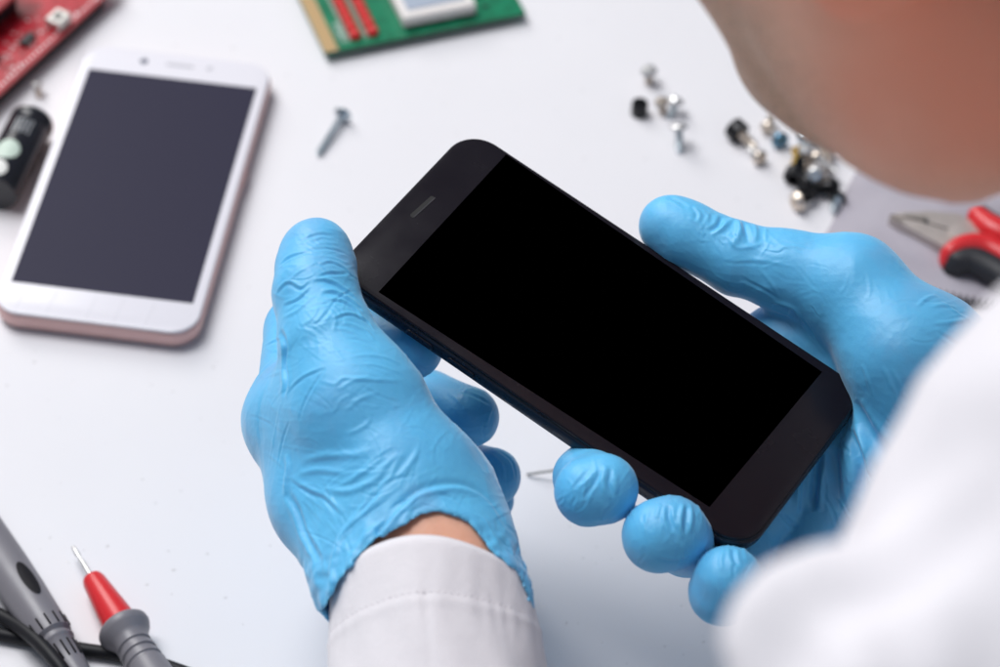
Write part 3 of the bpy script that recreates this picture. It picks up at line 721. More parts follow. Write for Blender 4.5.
b = bmesh.new(); loft(b, [[v + Vector((0, 0, -.05)) for v in q], [v + Vector((0, 0, .06)) for v in q]]); bm_obj('screen', b, M['panel_off'], t)
e1, e2 = on_phone(412, 216.5), on_phone(433, 197.5); em = (e1 + e2) / 2
b = bmesh.new(); slab(b, (e2 - e1).length + .6, 1.5, .7, [(0, -.1), (0, .07)], 6)
ra = math.atan2((e2 - e1).y, (e2 - e1).x)
for v in b.verts: v.co = Matrix.Translation(em) @ Matrix.Rotation(ra, 4, 'Z') @ v.co
es = bm_obj('earpiece', b, M['slot'], t)
b = bmesh.new(); slab(b, (e2 - e1).length + .2, .35, .15, [(0, -.05), (0, .12)], 4)
for v in b.verts: v.co = Matrix.Translation(em + Vector((0.2, -.55, 0))) @ Matrix.Rotation(ra, 4, 'Z') @ v.co
bm_obj('slot_rim', b, mat('slot rim', (.035, .033, .04), .4), es)
for y, l in ((38, 9), (24, 9)):
    b = bmesh.new(); slab(b, 2.2, l, 1.0, [(.3, 0), (0, .2), (0, .5), (.3, .7)], 5)
    for v in b.verts: v.co = Vector((-33.4 - v.co.z, y + v.co.y, -3.8 + v.co.x))
    bm_obj('side_button', b, M['black_metal'], t)
b = bmesh.new(); rnd = random.Random(3)
for i in range(26):
    u = rnd.random(); c = Vector((-33.0 + .1 * rnd.random(), -40 - 22 * u, -1.35 - .5 * rnd.random()))
    box(b, c, (.35, .4 + .9 * rnd.random(), .12), 0)
bm_obj('edge_scuff', b, M['grey_scuff'], t)

# ------------------------------------------------------------------ boards
def comp(bm, x, y, z, sx, sy, sz, bev=.15): box(bm, (x, y, z + sz / 2), (sx, sy, sz), bev)
ga, gb = T(325, 53, 4.6), T(526, 13, 4.6)
mg = frame((ga.x, ga.y, 0), gb - ga)
GL = (gb - ga).length * 1000
t = thing('circuit_board', 'green circuit board with gold edge contacts and two rows of red diodes', 'circuit board', mg)
b = bmesh.new(); box(b, (GL / 2, 33, 3.8), (GL, 66, 1.6), .12); bm_obj('board', b, M['green_pcb'], t)
b = bmesh.new(); box(b, (GL / 2, -.06, 3.8), (GL - .4, .1, 1.4)); bm_obj('board_edge', b, M['green_edge'], t)
b = bmesh.new()
for i in range(52): box(b, (2.7, .9 + i * 1.25, 4.63), (5.0, .95, .1))
bm_obj('edge_contacts', b, M['gold'], t)
b = bmesh.new(); box(b, (2.7, 33, 4.602), (5.4, 65.6, .03)); bm_obj('contact_base', b, mat('contact base', (.50, .36, .25), .5), t)
for cx in (13.4, 20.2):
    for i in range(12):
        b = bmesh.new(); lathe(b, [(2.0, 4.55), (2.3, 5.2), (2.35, 6.0), (2.1, 6.9), (1.5, 7.6), (.7, 8.0), (0, 8.1)], 20, Matrix.Translation((cx, 5.4 + i * 4.75, 0))); bm_obj('diode', b, M['red_lamp'], t, smooth=True)
    b = bmesh.new(); box(b, (cx - 2.9, 26, 5.0), (.8, 46, .8), .1); bm_obj('lead_row', b, M['solder'], t)
b = bmesh.new(); comp(b, 46.5, 26, 5.6, 29, 44, 4.6, .5); hb = bm_obj('connector', b, M['white_box'], t)
b = bmesh.new(); comp(b, 46.5, 27.5, 10.1, 23, 39, .5, .15); bm_obj('cover', b, M['grey_box'], hb)
b = bmesh.new()
for x in (34, 40, 46.5, 53, 59): comp(b, x, 5.2, 4.6, 1.6, 2.0, 1.4)
bm_obj('connector_leg', b, M['chip'], hb)
b = bmesh.new()
for x, y, r in ((8.7, 7.5, 1.1), (8.7, 11, 1.1)):
    for k in range(10):
        a = k * .56; box(b, (x + r * math.cos(a), y + 1.2 * r * math.sin(a), 4.62), (.5, .5, .06))
for y in (4.5, 14, 15): box(b, (8.7, y, 4.62), (2.2, .35, .06))
bm_obj('print', b, M['silk'], t)
for x, y in ((66, 8), (66, 14), (66, 20), (28, 42)):
    b = bmesh.new(); comp(b, x, y, 4.6, 2.4, 1.3, .8); bm_obj('resistor', b, M['chip'], t)

ra_, rb_ = T(10, 83, 8), T(102, -2, 8)
mr = frame((ra_.x, ra_.y, 0), rb_ - ra_)
t = thing('circuit_board', 'red circuit board with black chips and a smaller board plugged on top', 'circuit board', mr)
b = bmesh.new(); box(b, (15, 30, 7.2), (110, 60, 1.6), .12); bm_obj('board', b, M['red_pcb'], t)
b = bmesh.new(); box(b, (15, -.06, 7.2), (109, .12, 1.45)); bm_obj('board_edge', b, M['red_edge'], t)
b = bmesh.new(); box(b, (15, 3.3, 3.2), (90, 3, 6.4)); bm_obj('pin_header', b, M['chip'], t)
b = bmesh.new(); rnd = random.Random(11)
for i in range(70):
    x, y = rnd.uniform(-30, 60), rnd.uniform(.8, 17); box(b, (x, y, 8.03), (rnd.uniform(.4, 2.2), rnd.uniform(.3, .7), .05), 0, 1, rnd.choice((0, 1.57)))
for i in range(40): lathe(b, [(.55, 8.0), (.55, 8.06)], 10, Matrix.Translation((-28 + i * 2.2, 1.9, 0)))
bm_obj('print', b, M['silk'], t)
for x, y, sx, sy, sz in ((22, 8.5, 6.5, 3.2, 2), (4, 13, 8, 5, 3), (-14, 9, 6, 4, 2.2)):
    b = bmesh.new(); comp(b, x, y, 8, sx, sy, sz); cpt = bm_obj('chip', b, M['chip'], t)
    b = bmesh.new()
    for k in range(4):
        for s in (-1, 1): comp(b, x - sx / 2 + .8 + k * (sx - 1.6) / 3, y + s * (sy / 2 + .5), 8, .5, 1.0, .4, 0)
    bm_obj('chip_leg', b, M['solder'], cpt)
b = bmesh.new(); comp(b, 36, 4.5, 8, 8, 6.5, 4.2, .4); cpt = bm_obj('socket', b, M['solder'], t)
b = bmesh.new(); comp(b, 36, 4.5, 12.1, 3.8, 2.6, .3, .1); bm_obj('socket_hole', b, M['chip'], cpt)
b = bmesh.new(); box(b, (6, 47, 18), (70, 54, 1.6), .12)
up_ = bm_obj('upper_board', b, M['red_pcb'], t)
b = bmesh.new(); box(b, (6, 19.9, 18), (69.6, .12, 1.5)); bm_obj('board_edge', b, M['red_edge'], up_)
b = bmesh.new(); box(b, (6, 25, 12.6), (58, 4.5, 9.2), .2); bm_obj('pin_header', b, M['chip'], up_)
b = bmesh.new()
for i in range(8): box(b, (-22 + i * 7, 25, 18.95), (3.6, 3.0, .3), .1)
bm_obj('solder_pad', b, M['solder'], up_)

# ------------------------------------------------------------------ capacitor
ca, cb = T(33, 121, 8), T(-12, 207, 8)
zc = (cb - ca).normalized(); mcap = frame(ca, Vector((0, 0, 1)), zc)      # local z along the can, local x up
t = thing('capacitor', 'black cylindrical capacitor with pale print lying beside the white phone', 'capacitor', mcap)
b = bmesh.new(); lathe(b, [(7.2, 0.0), (7.7, .3), (8.0, .9), (8.0, 3.2), (7.75, 3.8), (7.3, 4.4), (7.3, 4.9), (7.75, 5.5), (8.0, 6.2), (8.0, 38), (7.6, 38.8)], 48); bm_obj('sleeve', b, M['sleeve_black'], t, auto=40)
b = bmesh.new(); lathe(b, [(6.3, -.45), (7.4, -.35), (7.8, .0), (7.95, .5), (7.95, .9)], 40); bm_obj('end_cap', b, M['steel'], t, auto=40)
def wrap(bm, a0, a1, z0, z1, r=8.04, n=6):
    g = [[bm.verts.new((r * math.cos(a0 + (a1 - a0) * i / n), r * math.sin(a0 + (a1 - a0) * i / n), z)) for i in range(n + 1)] for z in (z0, z1)]
    for i in range(n): bm.faces.new((g[0][i], g[0][i+1], g[1][i+1], g[1][i]))
b = bmesh.new(); rnd = random.Random(5)
for r_ in range(5):
    a = .55 - r_ * .18 - .35
    z = 7.6
    while z < 14.2:
        w_ = rnd.uniform(.5, 1.3); wrap(b, a, a + .09, z, z + w_); z += w_ + .35
bm_obj('print', b, M['cap_print'], t)
b = bmesh.new()
def disc(bm, a_c, z_c, rad, r=8.09, n=28):
    R_ = [bm.verts.new((r * math.cos(a_c), r * math.sin(a_c), z_c))]; prev = None
    for q in range(1, 7):
        rd = rad * q / 6
        ring = [bm.verts.new((r * math.cos(a_c + rd / r * math.cos(k * 2 * math.pi / n)), r * math.sin(a_c + rd / r * math.cos(k * 2 * math.pi / n)), z_c + rd * math.sin(k * 2 * math.pi / n))) for k in range(n)]
        for k in range(n):
            if prev is None: bm.faces.new((R_[0], ring[k], ring[(k+1) % n]))
            else: bm.faces.new((prev[k], ring[k], ring[(k+1) % n], prev[(k+1) % n]))
        prev = ring
disc(b, .05, 24.0, 4.8); bm_obj('round_sticker', b, M['sticker'], t)
b = bmesh.new(); disc(b, .1, 34, 4.2); bm_obj('sticker', b, M['sticker_white'], t)

# ------------------------------------------------------------------ screws
def screw(name, label, px, py, h, axis, hr, hh, sr, sl, mh, ms, cat='screw', group=None, head='pan', thread=True):
    """axis: world direction from head to point; origin: centre of the head."""
    if group: hr, hh, sr, sl, h = 1.28 * hr, 1.28 * hh, 1.28 * sr, 1.28 * sl, 1.2 * h
    z = Vector(axis).normalized(); m = frame(T(px, py, h), z.orthogonal(), z)
    t = thing(name, label, cat, m, group)
    b = bmesh.new()
    if head == 'pan': prof = [(hr * .25, -hh * .62), (hr * .3, -hh), (hr * .7, -hh * .9), (hr * .95, -hh * .45), (hr, 0), (sr * 1.05, .01)]
    elif head == 'flat': prof = [(hr * .3, .2), (hr * .35, 0), (hr, 0), (hr, hh * .15), (sr, hh)]
    else: prof = [(hr * .5, 0), (hr * .55, -hh), (hr * .92, -hh), (hr, -hh * .9), (hr, 0), (sr * 1.05, .01)]
    lathe(b, prof, 24); bm_obj('head', b, mh, t, auto=35)
    b = bmesh.new(); pr = [(sr, -.05 if head != 'flat' else hh * .8)]; z0 = pr[0][1] + .3; p = .85 if sr > 1 else .55
    while z0 < sl - 1.6 * sr:
        if thread: pr += [(sr * .82, z0), (sr * 1.06, z0 + p * .45), (sr * .82, z0 + p * .9)]
        z0 += p
    pr += [(sr * .8, sl - 1.6 * sr), (sr * .25 if head == 'flat' else sr * .75, sl)]
    lathe(b, pr, 18); bm_obj('shank', b, ms, t, auto=30)
    return t
def ax(p1, p2, h1, h2):
    a, b_ = T(*p1, h1), T(*p2, h2); return b_ - a
screw('screw', 'long zinc wood screw lying alone between the white phone and black phone', 343, 114, 3.2, ax((343, 114), (317, 156), 3.2, 1.0), 3.4, 2.4, 1.15, 22, M['zinc'], M['zinc'], head='flat')
G1 = 'loose small screws by the forehead side of the table'
G1 = 'loose screws scattered beyond the right thumb'
sc = [
 ('short nickel screw standing on its own, farthest from the gloved hands', 649, 72, 4.2, (.1, -.15, -1), 2.6, 1.6, 1.1, 5.0, 'steel', 'nickel', 'pan'),
 ('small nickel screw right beside the lone black spacer ring', 662, 103, 3.6, (.15, -.2, -1), 2.2, 1.4, 1.1, 4.2, 'nickel', 'nickel', 'pan'),
 ('bright steel screw leaning against a small nickel screw near the black spacer', 676, 102, 4.4, (-.3, -.45, -.85), 2.5, 1.5, 1.1, 6.5, 'steel', 'zinc', 'pan'),
 ('bright flat headed screw with its shank pointing to the right thumb', 679, 128, 6.5, (.1, -.5, -.86), 2.7, 1.3, 1.15, 8.0, 'steel', 'zinc', 'pan'),
 ('black headed screw with nickel shank pointing away from the screw heap', 741, 134, 3.2, (.65, -.7, -.12), 3.2, 3.6, 1.3, 6.0, 'blackox', 'nickel', 'socket'),
 ('tiny nickel screw touching the black headed screw', 759, 157, 2.4, (-.5, .75, -.1), 2.3, 1.6, 1.2, 4.6, 'nickel', 'steel', 'pan'),
 ('nickel screw with dark tip lying above the blue zinc screw', 768, 127, 2.6, (.25, .9, .1), 2.2, 1.5, 1.2, 5.0, 'nickel', 'nickel', 'pan'),
 ('blue zinc screw lying left of the heap of screws', 780, 140, 2.5, (-.3, .8, -.1), 2.6, 1.6, 1.3, 5.0, 'bluezinc', 'steel', 'pan'),
 ('brass screw at the left side of the heap', 799, 153, 4.0, (-.25, -.9, -.25), 2.4, 1.6, 1.3, 7.0, 'brass', 'brass', 'pan'),
 ('black socket screw below the brass screw in the heap', 796, 172, 3.2, (.3, .9, .1), 3.0, 3.0, 1.4, 6.5, 'blackox', 'blackox', 'socket'),
 ('bright nickel screw standing in the middle of the heap', 806, 151, 6.5, (.1, -.35, -1), 2.2, 1.4, 1.2, 6.5, 'steel', 'nickel', 'pan'),
 ('greenish steel screw at the top end of the heap', 805, 137, 3.0, (.4, .7, -.1), 2.4, 1.6, 1.2, 7.0, 'zinc', 'steel', 'pan'),
 ('large silver screw shining at the centre of the heap', 815, 175, 5.5, (.25, .75, -.5), 2.5, 1.4, 1.3, 8.0, 'steel', 'steel', 'pan'),
 ('nickel screw at the right side of the heap nearest the cheek', 829, 148, 3.0, (-.1, -.9, -.05), 2.4, 1.6, 1.3, 9.0, 'nickel', 'nickel', 'pan'),
 ('long black screw lying across the near end of the heap', 831, 189, 3.0, (-.9, -.1, -.02), 3.4, 2.2, 1.5, 9.5, 'blackox', 'blackox', 'pan'),
 ('small black screw tucked under the large silver screw in the heap', 808, 182, 3.0, (.9, .3, -.05), 2.4, 1.8, 1.2, 6.0, 'blackox', 'nickel', 'pan'),
 ('steel screw lying crosswise on the upper part of the heap', 817, 158, 5.5, (.7, -.6, -.1), 2.4, 1.6, 1.2, 7.0, 'nickel', 'steel', 'pan'),
 ('shiny steel screw at the far end of the heap beside the greenish screw', 814, 133, 3.2, (.5, -.5, -.2), 2.4, 1.6, 1.2, 6.0, 'steel', 'steel', 'pan'),
 ('short dark screw at the right end of the long black screw', 838, 199, 2.6, (-.3, -.9, -.05), 2.4, 1.7, 1.3, 5.0, 'blackox', 'zinc', 'pan'),
 ('silver headed screw at the near end of the heap, nearest the right thumb', 799, 201, 3.0, (.8, .5, .05), 3.0, 2.0, 1.4, 5.5, 'nickel', 'blackox', 'pan')]
for l, px, py, h, a, hr, hh, sr, sl, mh, ms, hd_ in sc:
    screw('screw', l, px, py, h, a, hr, hh, sr, sl, M[mh], M[ms], 'screw', G1, hd_)
screw('screw', 'tiny nickel screw alone between the red board and the capacitor', 37, 86, 4.0, (.2, -.4, -1), 2.3, 1.5, 1.2, 4.4, M['steel'], M['nickel'])
t_ = bmesh.new(); lathe(t_, [(1.3, 5.6), (1.3, .0), (2.9, 0), (3.1, .3), (3.1, 5.3), (2.9, 5.6), (1.3, 5.6)], 28, cap=False)
o = bm_obj('spacer', t_, M['blackox'], None, auto=35, matrix=Matrix.Translation(T(639, 114, 0))); tag(o, 'black cylindrical spacer ring standing left of the loose screws', 'spacer')

# bit of wire on the table
b = bmesh.new(); w0 = T(527, 474, .5); 
pts = [(T(527, 474.5, .8) - w0) * 1000, (T(540, 472.5, 2.6) - w0) * 1000, (T(553, 470.5, 4.2) - w0) * 1000, (T(563, 467.5, 5.4) - w0) * 1000, (T(580, 468, 5.0) - w0) * 1000, (T(600, 474, 1.0) - w0) * 1000]
tube(b, smooth_path(pts, 5), .42, 8); o = bm_obj('wire', b, mat('dull wire', (.22, .22, .22), .4, .3), None, smooth=True, matrix=Matrix.Translation(w0)); tag(o, 'thin bent silver wire lying on the table between the fingertips of both hands', 'wire')

# ------------------------------------------------------------------ cloth and pliers
c0 = T(806, 262, 0); ca_ = T(868, 160, 0); cb_ = T(1000, 316, 0)
xd = (cb_ - c0).normalized(); mcl = frame((c0.x, c0.y, 0), xd)
yd = Vector((mcl[0][1], mcl[1][1], 0)); sk = Vector((ca_.x - c0.x, ca_.y - c0.y, 0)); skn = sk.normalized(); skx, sky = skn.dot(xd), skn.dot(yd)
t = thing('cleaning_cloth', 'soft grey cleaning cloth with black stitched edge under the pliers', 'cloth', mcl)
nx, ny, LX, LY = 90, 90, 150.0, 150.0; V = []; Q = []
def cloth_z(u, v):
    e = min(u, v, 1 - u, 1 - v) * LX
    z = 2.0 + 2.2 * math.sin(u * 9 + v * 5) * math.sin(v * 7 - u * 3 + 1) + 1.2 * math.sin(u * 21 + 3 * math.sin(v * 8))
    return max(.5, 1.0 + z * min(1, e / 14))
for j in range(ny + 1):
    for i in range(nx + 1):
        u, v = i / nx, j / ny; x, y = u * LX, v * LY
        wob = 1.2 * math.sin(v * 14) ; wob2 = 1.0 * math.sin(u * 16)
        V.append(((x + y * skx + wob) * .001, (y * sky + wob2) * .001, cloth_z(u, v) * .001))
for j in range(ny):
    for i in range(nx): a = j * (nx + 1) + i; Q.append((a, a + 1, a + nx + 2, a + nx + 1))
o = mesh_obj('fabric', V, Q, M['mfibre'], t); md = o.modifiers.new('thickness', 'SOLIDIFY'); md.thickness = .0009; md.offset = -.2
b = bmesh.new(); rnd = random.Random(2)
for k in range(64):
    u = (k + .5) / 64
    for edge in (0, 1):
        if edge == 0: x, y = u * LX, 1.0 * math.sin(u * 16)
        else: x, y = u * LX * skx + 1.2 * math.sin(u * 14), u * LY * sky
        z = cloth_z(u if edge == 0 else 0, 0 if edge == 0 else u)
        if edge == 0: tube(b, smooth_path([(x - .9, y + 3.0, z + 1.2), (x - .3, y + 1.2, z + 1.0), (x + .5, y - .5, z + .5), (x + 1.2, y + 1.6, z + 1.0)], 4), .42 + .2 * rnd.random(), 6)
bm_obj('edge_stitching', b, M['thread'], t, smooth=True)

pa, pb = T(889, 218, 6), T(976, 243, 6)
mp_ = frame((pa.x, pa.y, 0), pb - pa); PL = (pb - pa).length * 1000
def pl(px, py, h=9.0):
    v = mp_.inverted() @ T(px, py, h); return Vector((v.x * 1000, v.y * 1000, v.z * 1000))
t = thing('pliers', 'side cutting pliers with red and black handles lying on the grey cloth', 'pliers', mp_)
def prism(bm, pts, z0, z1, bev=.6):
    b2 = bmesh.new(); loft(b2, [[Vector((p[0], p[1], z0)) for p in pts], [Vector((p[0], p[1], z1)) for p in pts]])
    if bev: bevel(b2, bev, 2)
    merge(bm, b2)
upper = [pl(889.5, 214), pl(905, 211.5), pl(930, 211), pl(958, 213), pl(972, 221), pl(981, 233), pl(975, 240), pl(950, 228), pl(925, 221), pl(905, 216.5)]
lower = [pl(889, 215.5), pl(905, 218), pl(925, 222.5), pl(950, 230), pl(975, 241.5), pl(968, 247), pl(952, 249), pl(938, 243), pl(918, 232.5), pl(900, 222.5)]
b = bmesh.new(); prism(b, upper, 2.2, 9.0, .5); j1 = bm_obj('jaw', b, M['jaw'], t, auto=35)
b = bmesh.new(); prism(b, lower, 2.2, 9.0, .5); j2 = bm_obj('jaw', b, M['jaw'], t, auto=35)
b = bmesh.new(); prism(b, [pl(903, 215.4), pl(926, 217), pl(924, 221), pl(905, 217.5)], 9.02, 9.35, 0); bm_obj('cutting_edge', b, M['jaw_edge'], j1)
b = bmesh.new(); prism(b, [pl(890, 217), pl(902, 219.5), pl(903, 224), pl(897, 222)], 9.02, 9.25, 0); bm_obj('cutting_edge', b, M['jaw_edge'], j2)
b = bmesh.new(); prism(b, [pl(924, 219.5), pl(928, 219.5), pl(928, 224), pl(924, 223)], 8.6, 9.3, .2); bm_obj('notch', b, M['slot'], j1)
b = bmesh.new(); lathe(b, [(3.4, 8.6), (3.4, 9.7), (2.6, 9.8), (0, 9.8)], 28, Matrix.Translation(pl(958, 233) * 1.0 - Vector((0, 0, 9)))); bm_obj('rivet', b, M['jaw'], t, auto=35)
def grip(bm, path, w, hh):
    P = smooth_path(path, 8); rings = []
    for i, p in enumerate(P):
        d = P[min(i+1, len(P)-1)] - P[max(i-1, 0)]; d = Vector((d[0], d[1], 0)).normalized(); n_ = Vector((-d.y, d.x, 0)); e = math.sin(min(1, (i + .6) / 6) * math.pi / 2)
        rings.append([Vector(p) + n_ * (w(i / len(P)) * e * math.cos(a)) + Vector((0, 0, hh * e * math.sin(a))) for a in [k * 2 * math.pi / 20 for k in range(20)]])
    loft(bm, rings)
b = bmesh.new(); grip(b, [pl(970, 210, 8), pl(979, 219, 8), pl(992, 228, 9), pl(1012, 237, 9), pl(1045, 246, 8), pl(1090, 254, 8)], lambda s: 3.0 + 2.2 * math.sin(s * 3), 4.5); bm_obj('handle', b, M['red_plastic'], t, smooth=True)
b = bmesh.new(); grip(b, [pl(976, 207, 8), pl(988, 217, 8), pl(1004, 225, 9), pl(1030, 231, 9), pl(1090, 243, 8)], lambda s: 1.8, 3.4); bm_obj('grip_inlay', b, M['grip'], t, smooth=True)
b = bmesh.new(); grip(b, [pl(942, 266, 6), pl(951, 254, 8), pl(966, 246.5, 9), pl(984, 247, 9), pl(1002, 256, 9), pl(1030, 275, 9), pl(1080, 305, 8)], lambda s: 2.6 + 2.0 * math.sin(s * 3), 4.6); bm_obj('handle', b, M['red_plastic'], t, smooth=True)
b = bmesh.new(); grip(b, [pl(945, 271, 5), pl(956, 263, 6.5), pl(972, 261, 7), pl(990, 268, 7), pl(1010, 281, 7), pl(1070, 322, 7)], lambda s: 4.4 + 1.2 * math.sin(s * 3), 5.2); bm_obj('grip_inlay', b, M['grip'], t, smooth=True)

# ------------------------------------------------------------------ test probes
def probe_frame(p0, p1, h0, h1):
    a, c = T(*p0, h0), T(*p1, h1); z = (c - a).normalized(); up_ = Vector((0, 0, 1)); x = (up_ - up_.dot(z) * z).normalized(); return frame(a, x, z), (c - a).length * 1000
m1, L1 = probe_frame((73, 547), (150, 672), 5.0, 8.4)
t = thing('test_probe', 'grey test probe with red nose and bare metal tip lying on the table', 'probe', m1)
k = L1 / 43.0
Z_ = lambda pr: [(r, z * 1.31) for r, z in pr]
b = bmesh.new(); lathe(b, Z_([(.35, -.2), (.6, .1), (.8, 1.6), (.85, 3.0), (.5, 3.6), (.55, 4.4), (.8, 4.9), (.85, 18)]), 20); bm_obj('tip', b, M['steel'], t, auto=40)
b = bmesh.new(); lathe(b, Z_([(2.2, 11.0), (3.1, 11.3), (3.6, 12.4), (4.9, 22.5), (5.4, 27.5), (5.5, 30)]), 40); bm_obj('nose', b, M['red_plastic'], t, auto=40)
b = bmesh.new(); lathe(b, Z_([(5.0, 28.0), (7.4, 28.3), (8.0, 28.8), (8.1, 29.6), (7.5, 30.8), (6.2, 32.2), (5.6, 33.2), (5.5, 35.0), (5.0, 35.3), (5.0, 35.9), (5.6, 36.3), (5.7, 37.6), (5.2, 37.9), (5.2, 38.5), (5.8, 38.9), (5.9, 40.2), (5.5, 40.5), (5.5, 41.1), (6.1, 41.6), (6.8, 55), (7.2, 75)]), 48)
bm_obj('handle', b, M['probe_grey'], t, auto=40)
m2, L2 = probe_frame((-34, 508), (90, 692), 7.6, 6.6)
t = thing('test_probe', 'grey test probe with black oval inlay under the cable at the table corner', 'probe', m2)
zc2 = lambda px, py: ((m2.inverted() @ T(px, py, 8)).z * 1000)
zo, zr = zc2(32, 588), zc2(58, 638)
b = bmesh.new(); lathe(b, [(6.2, -60), (7.0, -20), (7.1, zo - 12), (6.9, zo), (6.3, zr - 7), (6.1, zr - 2), (5.7, zr - 1.6), (5.0, zr - .9), (5.0, zr - .2), (5.5, zr + .1), (5.7, zr + .7), (5.4, zr + 1.5), (5.0, zr + 2.0), (4.5, zr + 10), (3.2, zr + 22), (2.6, zr + 24)], 48); h_ = bm_obj('handle', b, M['probe_grey'], t, auto=40)
b = bmesh.new()
for kk in range(14):
    a = 2 * math.pi * kk / 14
    for z0, z1, r0, r1 in ((zr - 6.6, zr - 2.3, 6.33, 6.15), (zr + 3.5, zr + 9.5, 4.95, 4.6)):
        tube(b, [(r0 * math.cos(a), r0 * math.sin(a), z0), (r1 * math.cos(a), r1 * math.sin(a), z1)], .32, 6)
bm_obj('grip_rib', b, M['probe_black'], h_, smooth=True)
b = bmesh.new(); n = 40; rim = []; rr_ = 6.98
A_in = -.32
cc = b.verts.new((7.06 * math.cos(A_in), 7.06 * math.sin(A_in), zo))
for kk in range(n):
    q_ = 2 * math.pi * kk / n; a = A_in + .33 * math.sin(q_); z = zo + 6.8 * math.cos(q_); r_ = 7.06 - .018 * (z - zo); rim.append(b.verts.new((r_ * math.cos(a), r_ * math.sin(a), z)))
mid = []
for kk in range(n):
    q_ = 2 * math.pi * kk / n; a = A_in + .18 * math.sin(q_); z = zo + 3.6 * math.cos(q_); r_ = 7.16 - .018 * (z - zo); mid.append(b.verts.new((r_ * math.cos(a), r_ * math.sin(a), z)))
for kk in range(n):
    b.faces.new((cc, mid[kk], mid[(kk+1) % n])); b.faces.new((mid[kk], rim[kk], rim[(kk+1) % n], mid[(kk+1) % n]))
bm_obj('inlay', b, M['probe_black'], t, smooth=True)
def cable(label, pts, r):
    w0 = T(*pts[0]); b = bmesh.new(); tube(b, smooth_path([(T(*p) - w0) * 1000 for p in pts], 10), r, 16)
    o = bm_obj('cable', b, M['cable'], None, smooth=True, matrix=Matrix.Translation(w0)); return tag(o, label, 'cable')
cable('black cable curving over the near side of the grey probe with oval inlay', [(-60, 600, 3), (-20, 607, 3), (8, 620, 5), (30, 635, 8.5), (52, 657, 11), (68, 680, 10), (80, 720, 4)], 2.2)
cable('black cable running under both test probes along the table', [(-60, 628, 2.3), (-15, 632, 2.3), (30, 640, 2.3), (80, 649, 2.3), (120, 655, 2.3), (160, 664, 2.3), (210, 682, 2.3)], 2.1)

# ------------------------------------------------------------------ the person
pb0 = W(NK - 330 * UP - 120 * F_AX)
person = thing('person', 'person in white coat and blue nitrile gloves leaning over a black phone', 'person', Matrix.Translation(Vector((pb0[0], pb0[1], 0))))
PO = np.array([pb0[0], pb0[1], 0])
def skin_mesh(name, V, Q, m, parent=None):
    vol = np.einsum('ij,ij->i', V[Q[:, 0]], np.cross(V[Q[:, 1]], V[Q[:, 2]])).sum() + np.einsum('ij,ij->i', V[Q[:, 0]], np.cross(V[Q[:, 2]], V[Q[:, 3]])).sum()
    Wv = W(V) - PO
    c = V.mean(0); vol = (np.einsum('ij,ij->i', V[Q[:, 0]] - c, np.cross(V[Q[:, 1]] - c, V[Q[:, 2]] - c)) + np.einsum('ij,ij->i', V[Q[:, 0]] - c, np.cross(V[Q[:, 2]] - c, V[Q[:, 3]] - c))).sum()
    det = np.linalg.det(MW)
    if vol * det < 0: Q = Q[:, ::-1]
    return mesh_obj(name, Wv, Q, m, parent or person)
V, Q = build_body(); body = skin_mesh('body', V, Q, M['skin'])
q = V - HC; hf, hl, hu = q @ H_FR, q @ H_LT, q @ H_UP
n1 = vnoise(V / 9.0, 40); n2 = vnoise(V / 22.0, 41)
beard = np.clip(smooth01((hf - 14 + 5 * n2) / 34) * smooth01((-26 - hu) / 24) * .9 + .22 * smooth01((-70 - hu + 5 * n2) / 14), 0, .92) * smooth01((hu + 128) / 22)
red = smooth01((36 - hf + 8 * n2) / 40) * smooth01((hu + 96) / 34) * smooth01((60 - hu) / 40)
ear = smooth01(1.3 - np.linalg.norm(np.stack([(hf + 8) / 26, (np.abs(hl) - 78) / 14, (hu + 2) / 34], 1), axis=1))
tone = np.zeros((len(V), 4), np.float32); tone[:, 0] = np.clip(red + ear + .15 * n2, 0, 1); tone[:, 1] = np.clip(beard, 0, 1); tone[:, 3] = 1
at_ = body.data.color_attributes.new('tone', 'FLOAT_COLOR', 'POINT'); at_.data.foreach_set('color', tone.ravel())
# hair: short, following the cranium
g = Grid(HC - 130, HC + 130, 2.5)
g.ell(hd(-12, 0, 48), (97, 78, 80), HAX, 10); g.ell(hd(-40, 0, -10), (66, 72, 62), HAX, 14)
g.econe(hd(140, -90, 20), hd(140, 90, 20), (98, 98), (98, 98), H_FR, 0, sub=True)
for sgn in (1, -1): g.ell(hd(-4, 80*sgn, 0), (24, 18, 36), HAX, 0); 
g2 = Grid(HC - 130, HC + 130, 2.5); g2.ell(hd(-12, 0, 48), (97, 78, 80), HAX, 10); g2.ell(hd(-40, 0, -10), (66, 72, 62), HAX, 14)
g2.econe(hd(140, -90, 0), hd(140, 90, 0), (100, 100), (100, 100), H_FR, 0, sub=True)
for sgn in (1, -1): g2.econe(hd(4, 50*sgn, -12), hd(4, 110*sgn, -12), (27, 40), (27, 40), H_FR, 0, sub=True)
V, Q = g2.mesh(); V = relax(V, Q, 2); N = normals(V, Q); V = film_noise(V, N, 1.4, 9, 31); skin_mesh('hair', V, Q, M['hair'])
for fn in (build_left_glove, build_right_glove):
    V, Q = fn(); skin_mesh('glove', V, Q, M['glove'])
V, Q = build_coat(); coat = skin_mesh('lab_coat', V, Q, M['cloth'])
V, Q = build_cuff_sleeve(); slv = skin_mesh('sleeve', V, Q, M['cloth'], coat); md = slv.modifiers.new('thickness', 'SOLIDIFY'); md.thickness = .0014; md.offset = -1
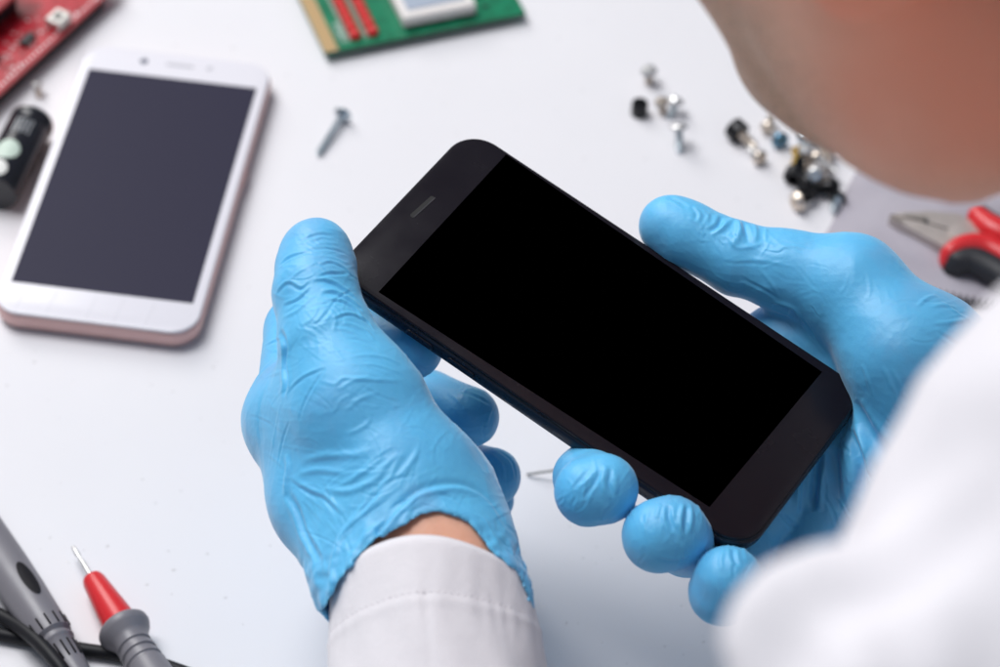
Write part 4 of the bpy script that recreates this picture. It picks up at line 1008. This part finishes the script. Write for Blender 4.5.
# hem stitching: short raised threads round the cuff
b = bmesh.new()
A = WL + 1 * AL - 1.2 * RGT; u_ = unit(RGT - RGT.dot(AL) * AL); w_ = np.cross(AL, u_); w_ = -w_ if w_[2] > 0 else w_
def cuff_pt(a, s, e=0.12):
    ru = 24.9 + .085 * s + .8 * math.exp(-s / 9); rw = 23 + .10 * s
    rr = cuff_wave(a, s)
    wav = 2.2 * math.sin(a * 2 + .6) + 1.0 * math.sin(3 * a)
    return A + (s + wav * math.exp(-s / 25)) * AL + (ru * rr + e) * math.cos(a) * u_ + (rw * rr + e) * math.sin(a) * w_
for i in range(96):
    a0, a1 = 2 * math.pi * i / 96, 2 * math.pi * (i + .6) / 96
    for s_ in (15.4,): tube(b, [Vector((W(cuff_pt(a0, s_, -.05)) - PO) * 1000), Vector((W(cuff_pt((a0 + a1) / 2, s_, .05)) - PO) * 1000), Vector((W(cuff_pt(a1, s_, -.05)) - PO) * 1000)], .09, 6)
bm_obj('hem_stitching', b, M['seam'], slv, smooth=True)

# ------------------------------------------------------------------ light, world, camera
def area(name, pos, target, size, energy, col, size_y=None):
    l = bpy.data.lights.new(name, 'AREA'); l.shape = 'RECTANGLE'; l.size = size; l.size_y = size_y or size; l.energy = energy; l.color = col
    o = bpy.data.objects.new(name, l); o.location = pos; o.rotation_euler = (Vector(target) - Vector(pos)).to_track_quat('-Z', 'Y').to_euler(); return link(o)
area('window_light', (-1.1, 1.5, 1.35), (0, 0, .05), 1.0, KEY, (1, .985, .96))
area('softbox', (-.72, .42, 1.75), (0, 0, .1), .95, FILL, (.98, .985, 1))
w = bpy.data.worlds.new('World'); SC.world = w; w.use_nodes = True
bg = w.node_tree.nodes['Background']; bg.inputs['Color'].default_value = (.72, .84, 1.0, 1); bg.inputs['Strength'].default_value = AMB
cam = bpy.data.cameras.new('camera'); co = bpy.data.objects.new('camera', cam); link(co); SC.camera = co
cx, cy, cz = MW @ np.array([1, 0, 0]), MW @ np.array([0, -1, 0]), MW @ np.array([0, 0, -1])
mc = Matrix((Vector(cx), Vector(cy), Vector(cz))).transposed().to_4x4(); mc.translation = Vector(W(np.zeros(3))); co.matrix_world = mc
cam.sensor_fit = 'HORIZONTAL'; cam.sensor_width = 36; cam.lens = 36 * F_PX / 1000; cam.clip_start = .02; cam.clip_end = 60
cam.dof.use_dof = True; cam.dof.focus_distance = .720; cam.dof.aperture_fstop = FSTOP; cam.dof.aperture_blades = 0
SC.view_settings.view_transform = 'Standard'; SC.view_settings.look = 'None'; SC.view_settings.exposure = 0; SC.view_settings.gamma = 1
SC.render.engine = 'CYCLES'; SC.cycles.use_denoising = True; SC.cycles.max_bounces = 8; SC.cycles.sample_clamp_indirect = 6
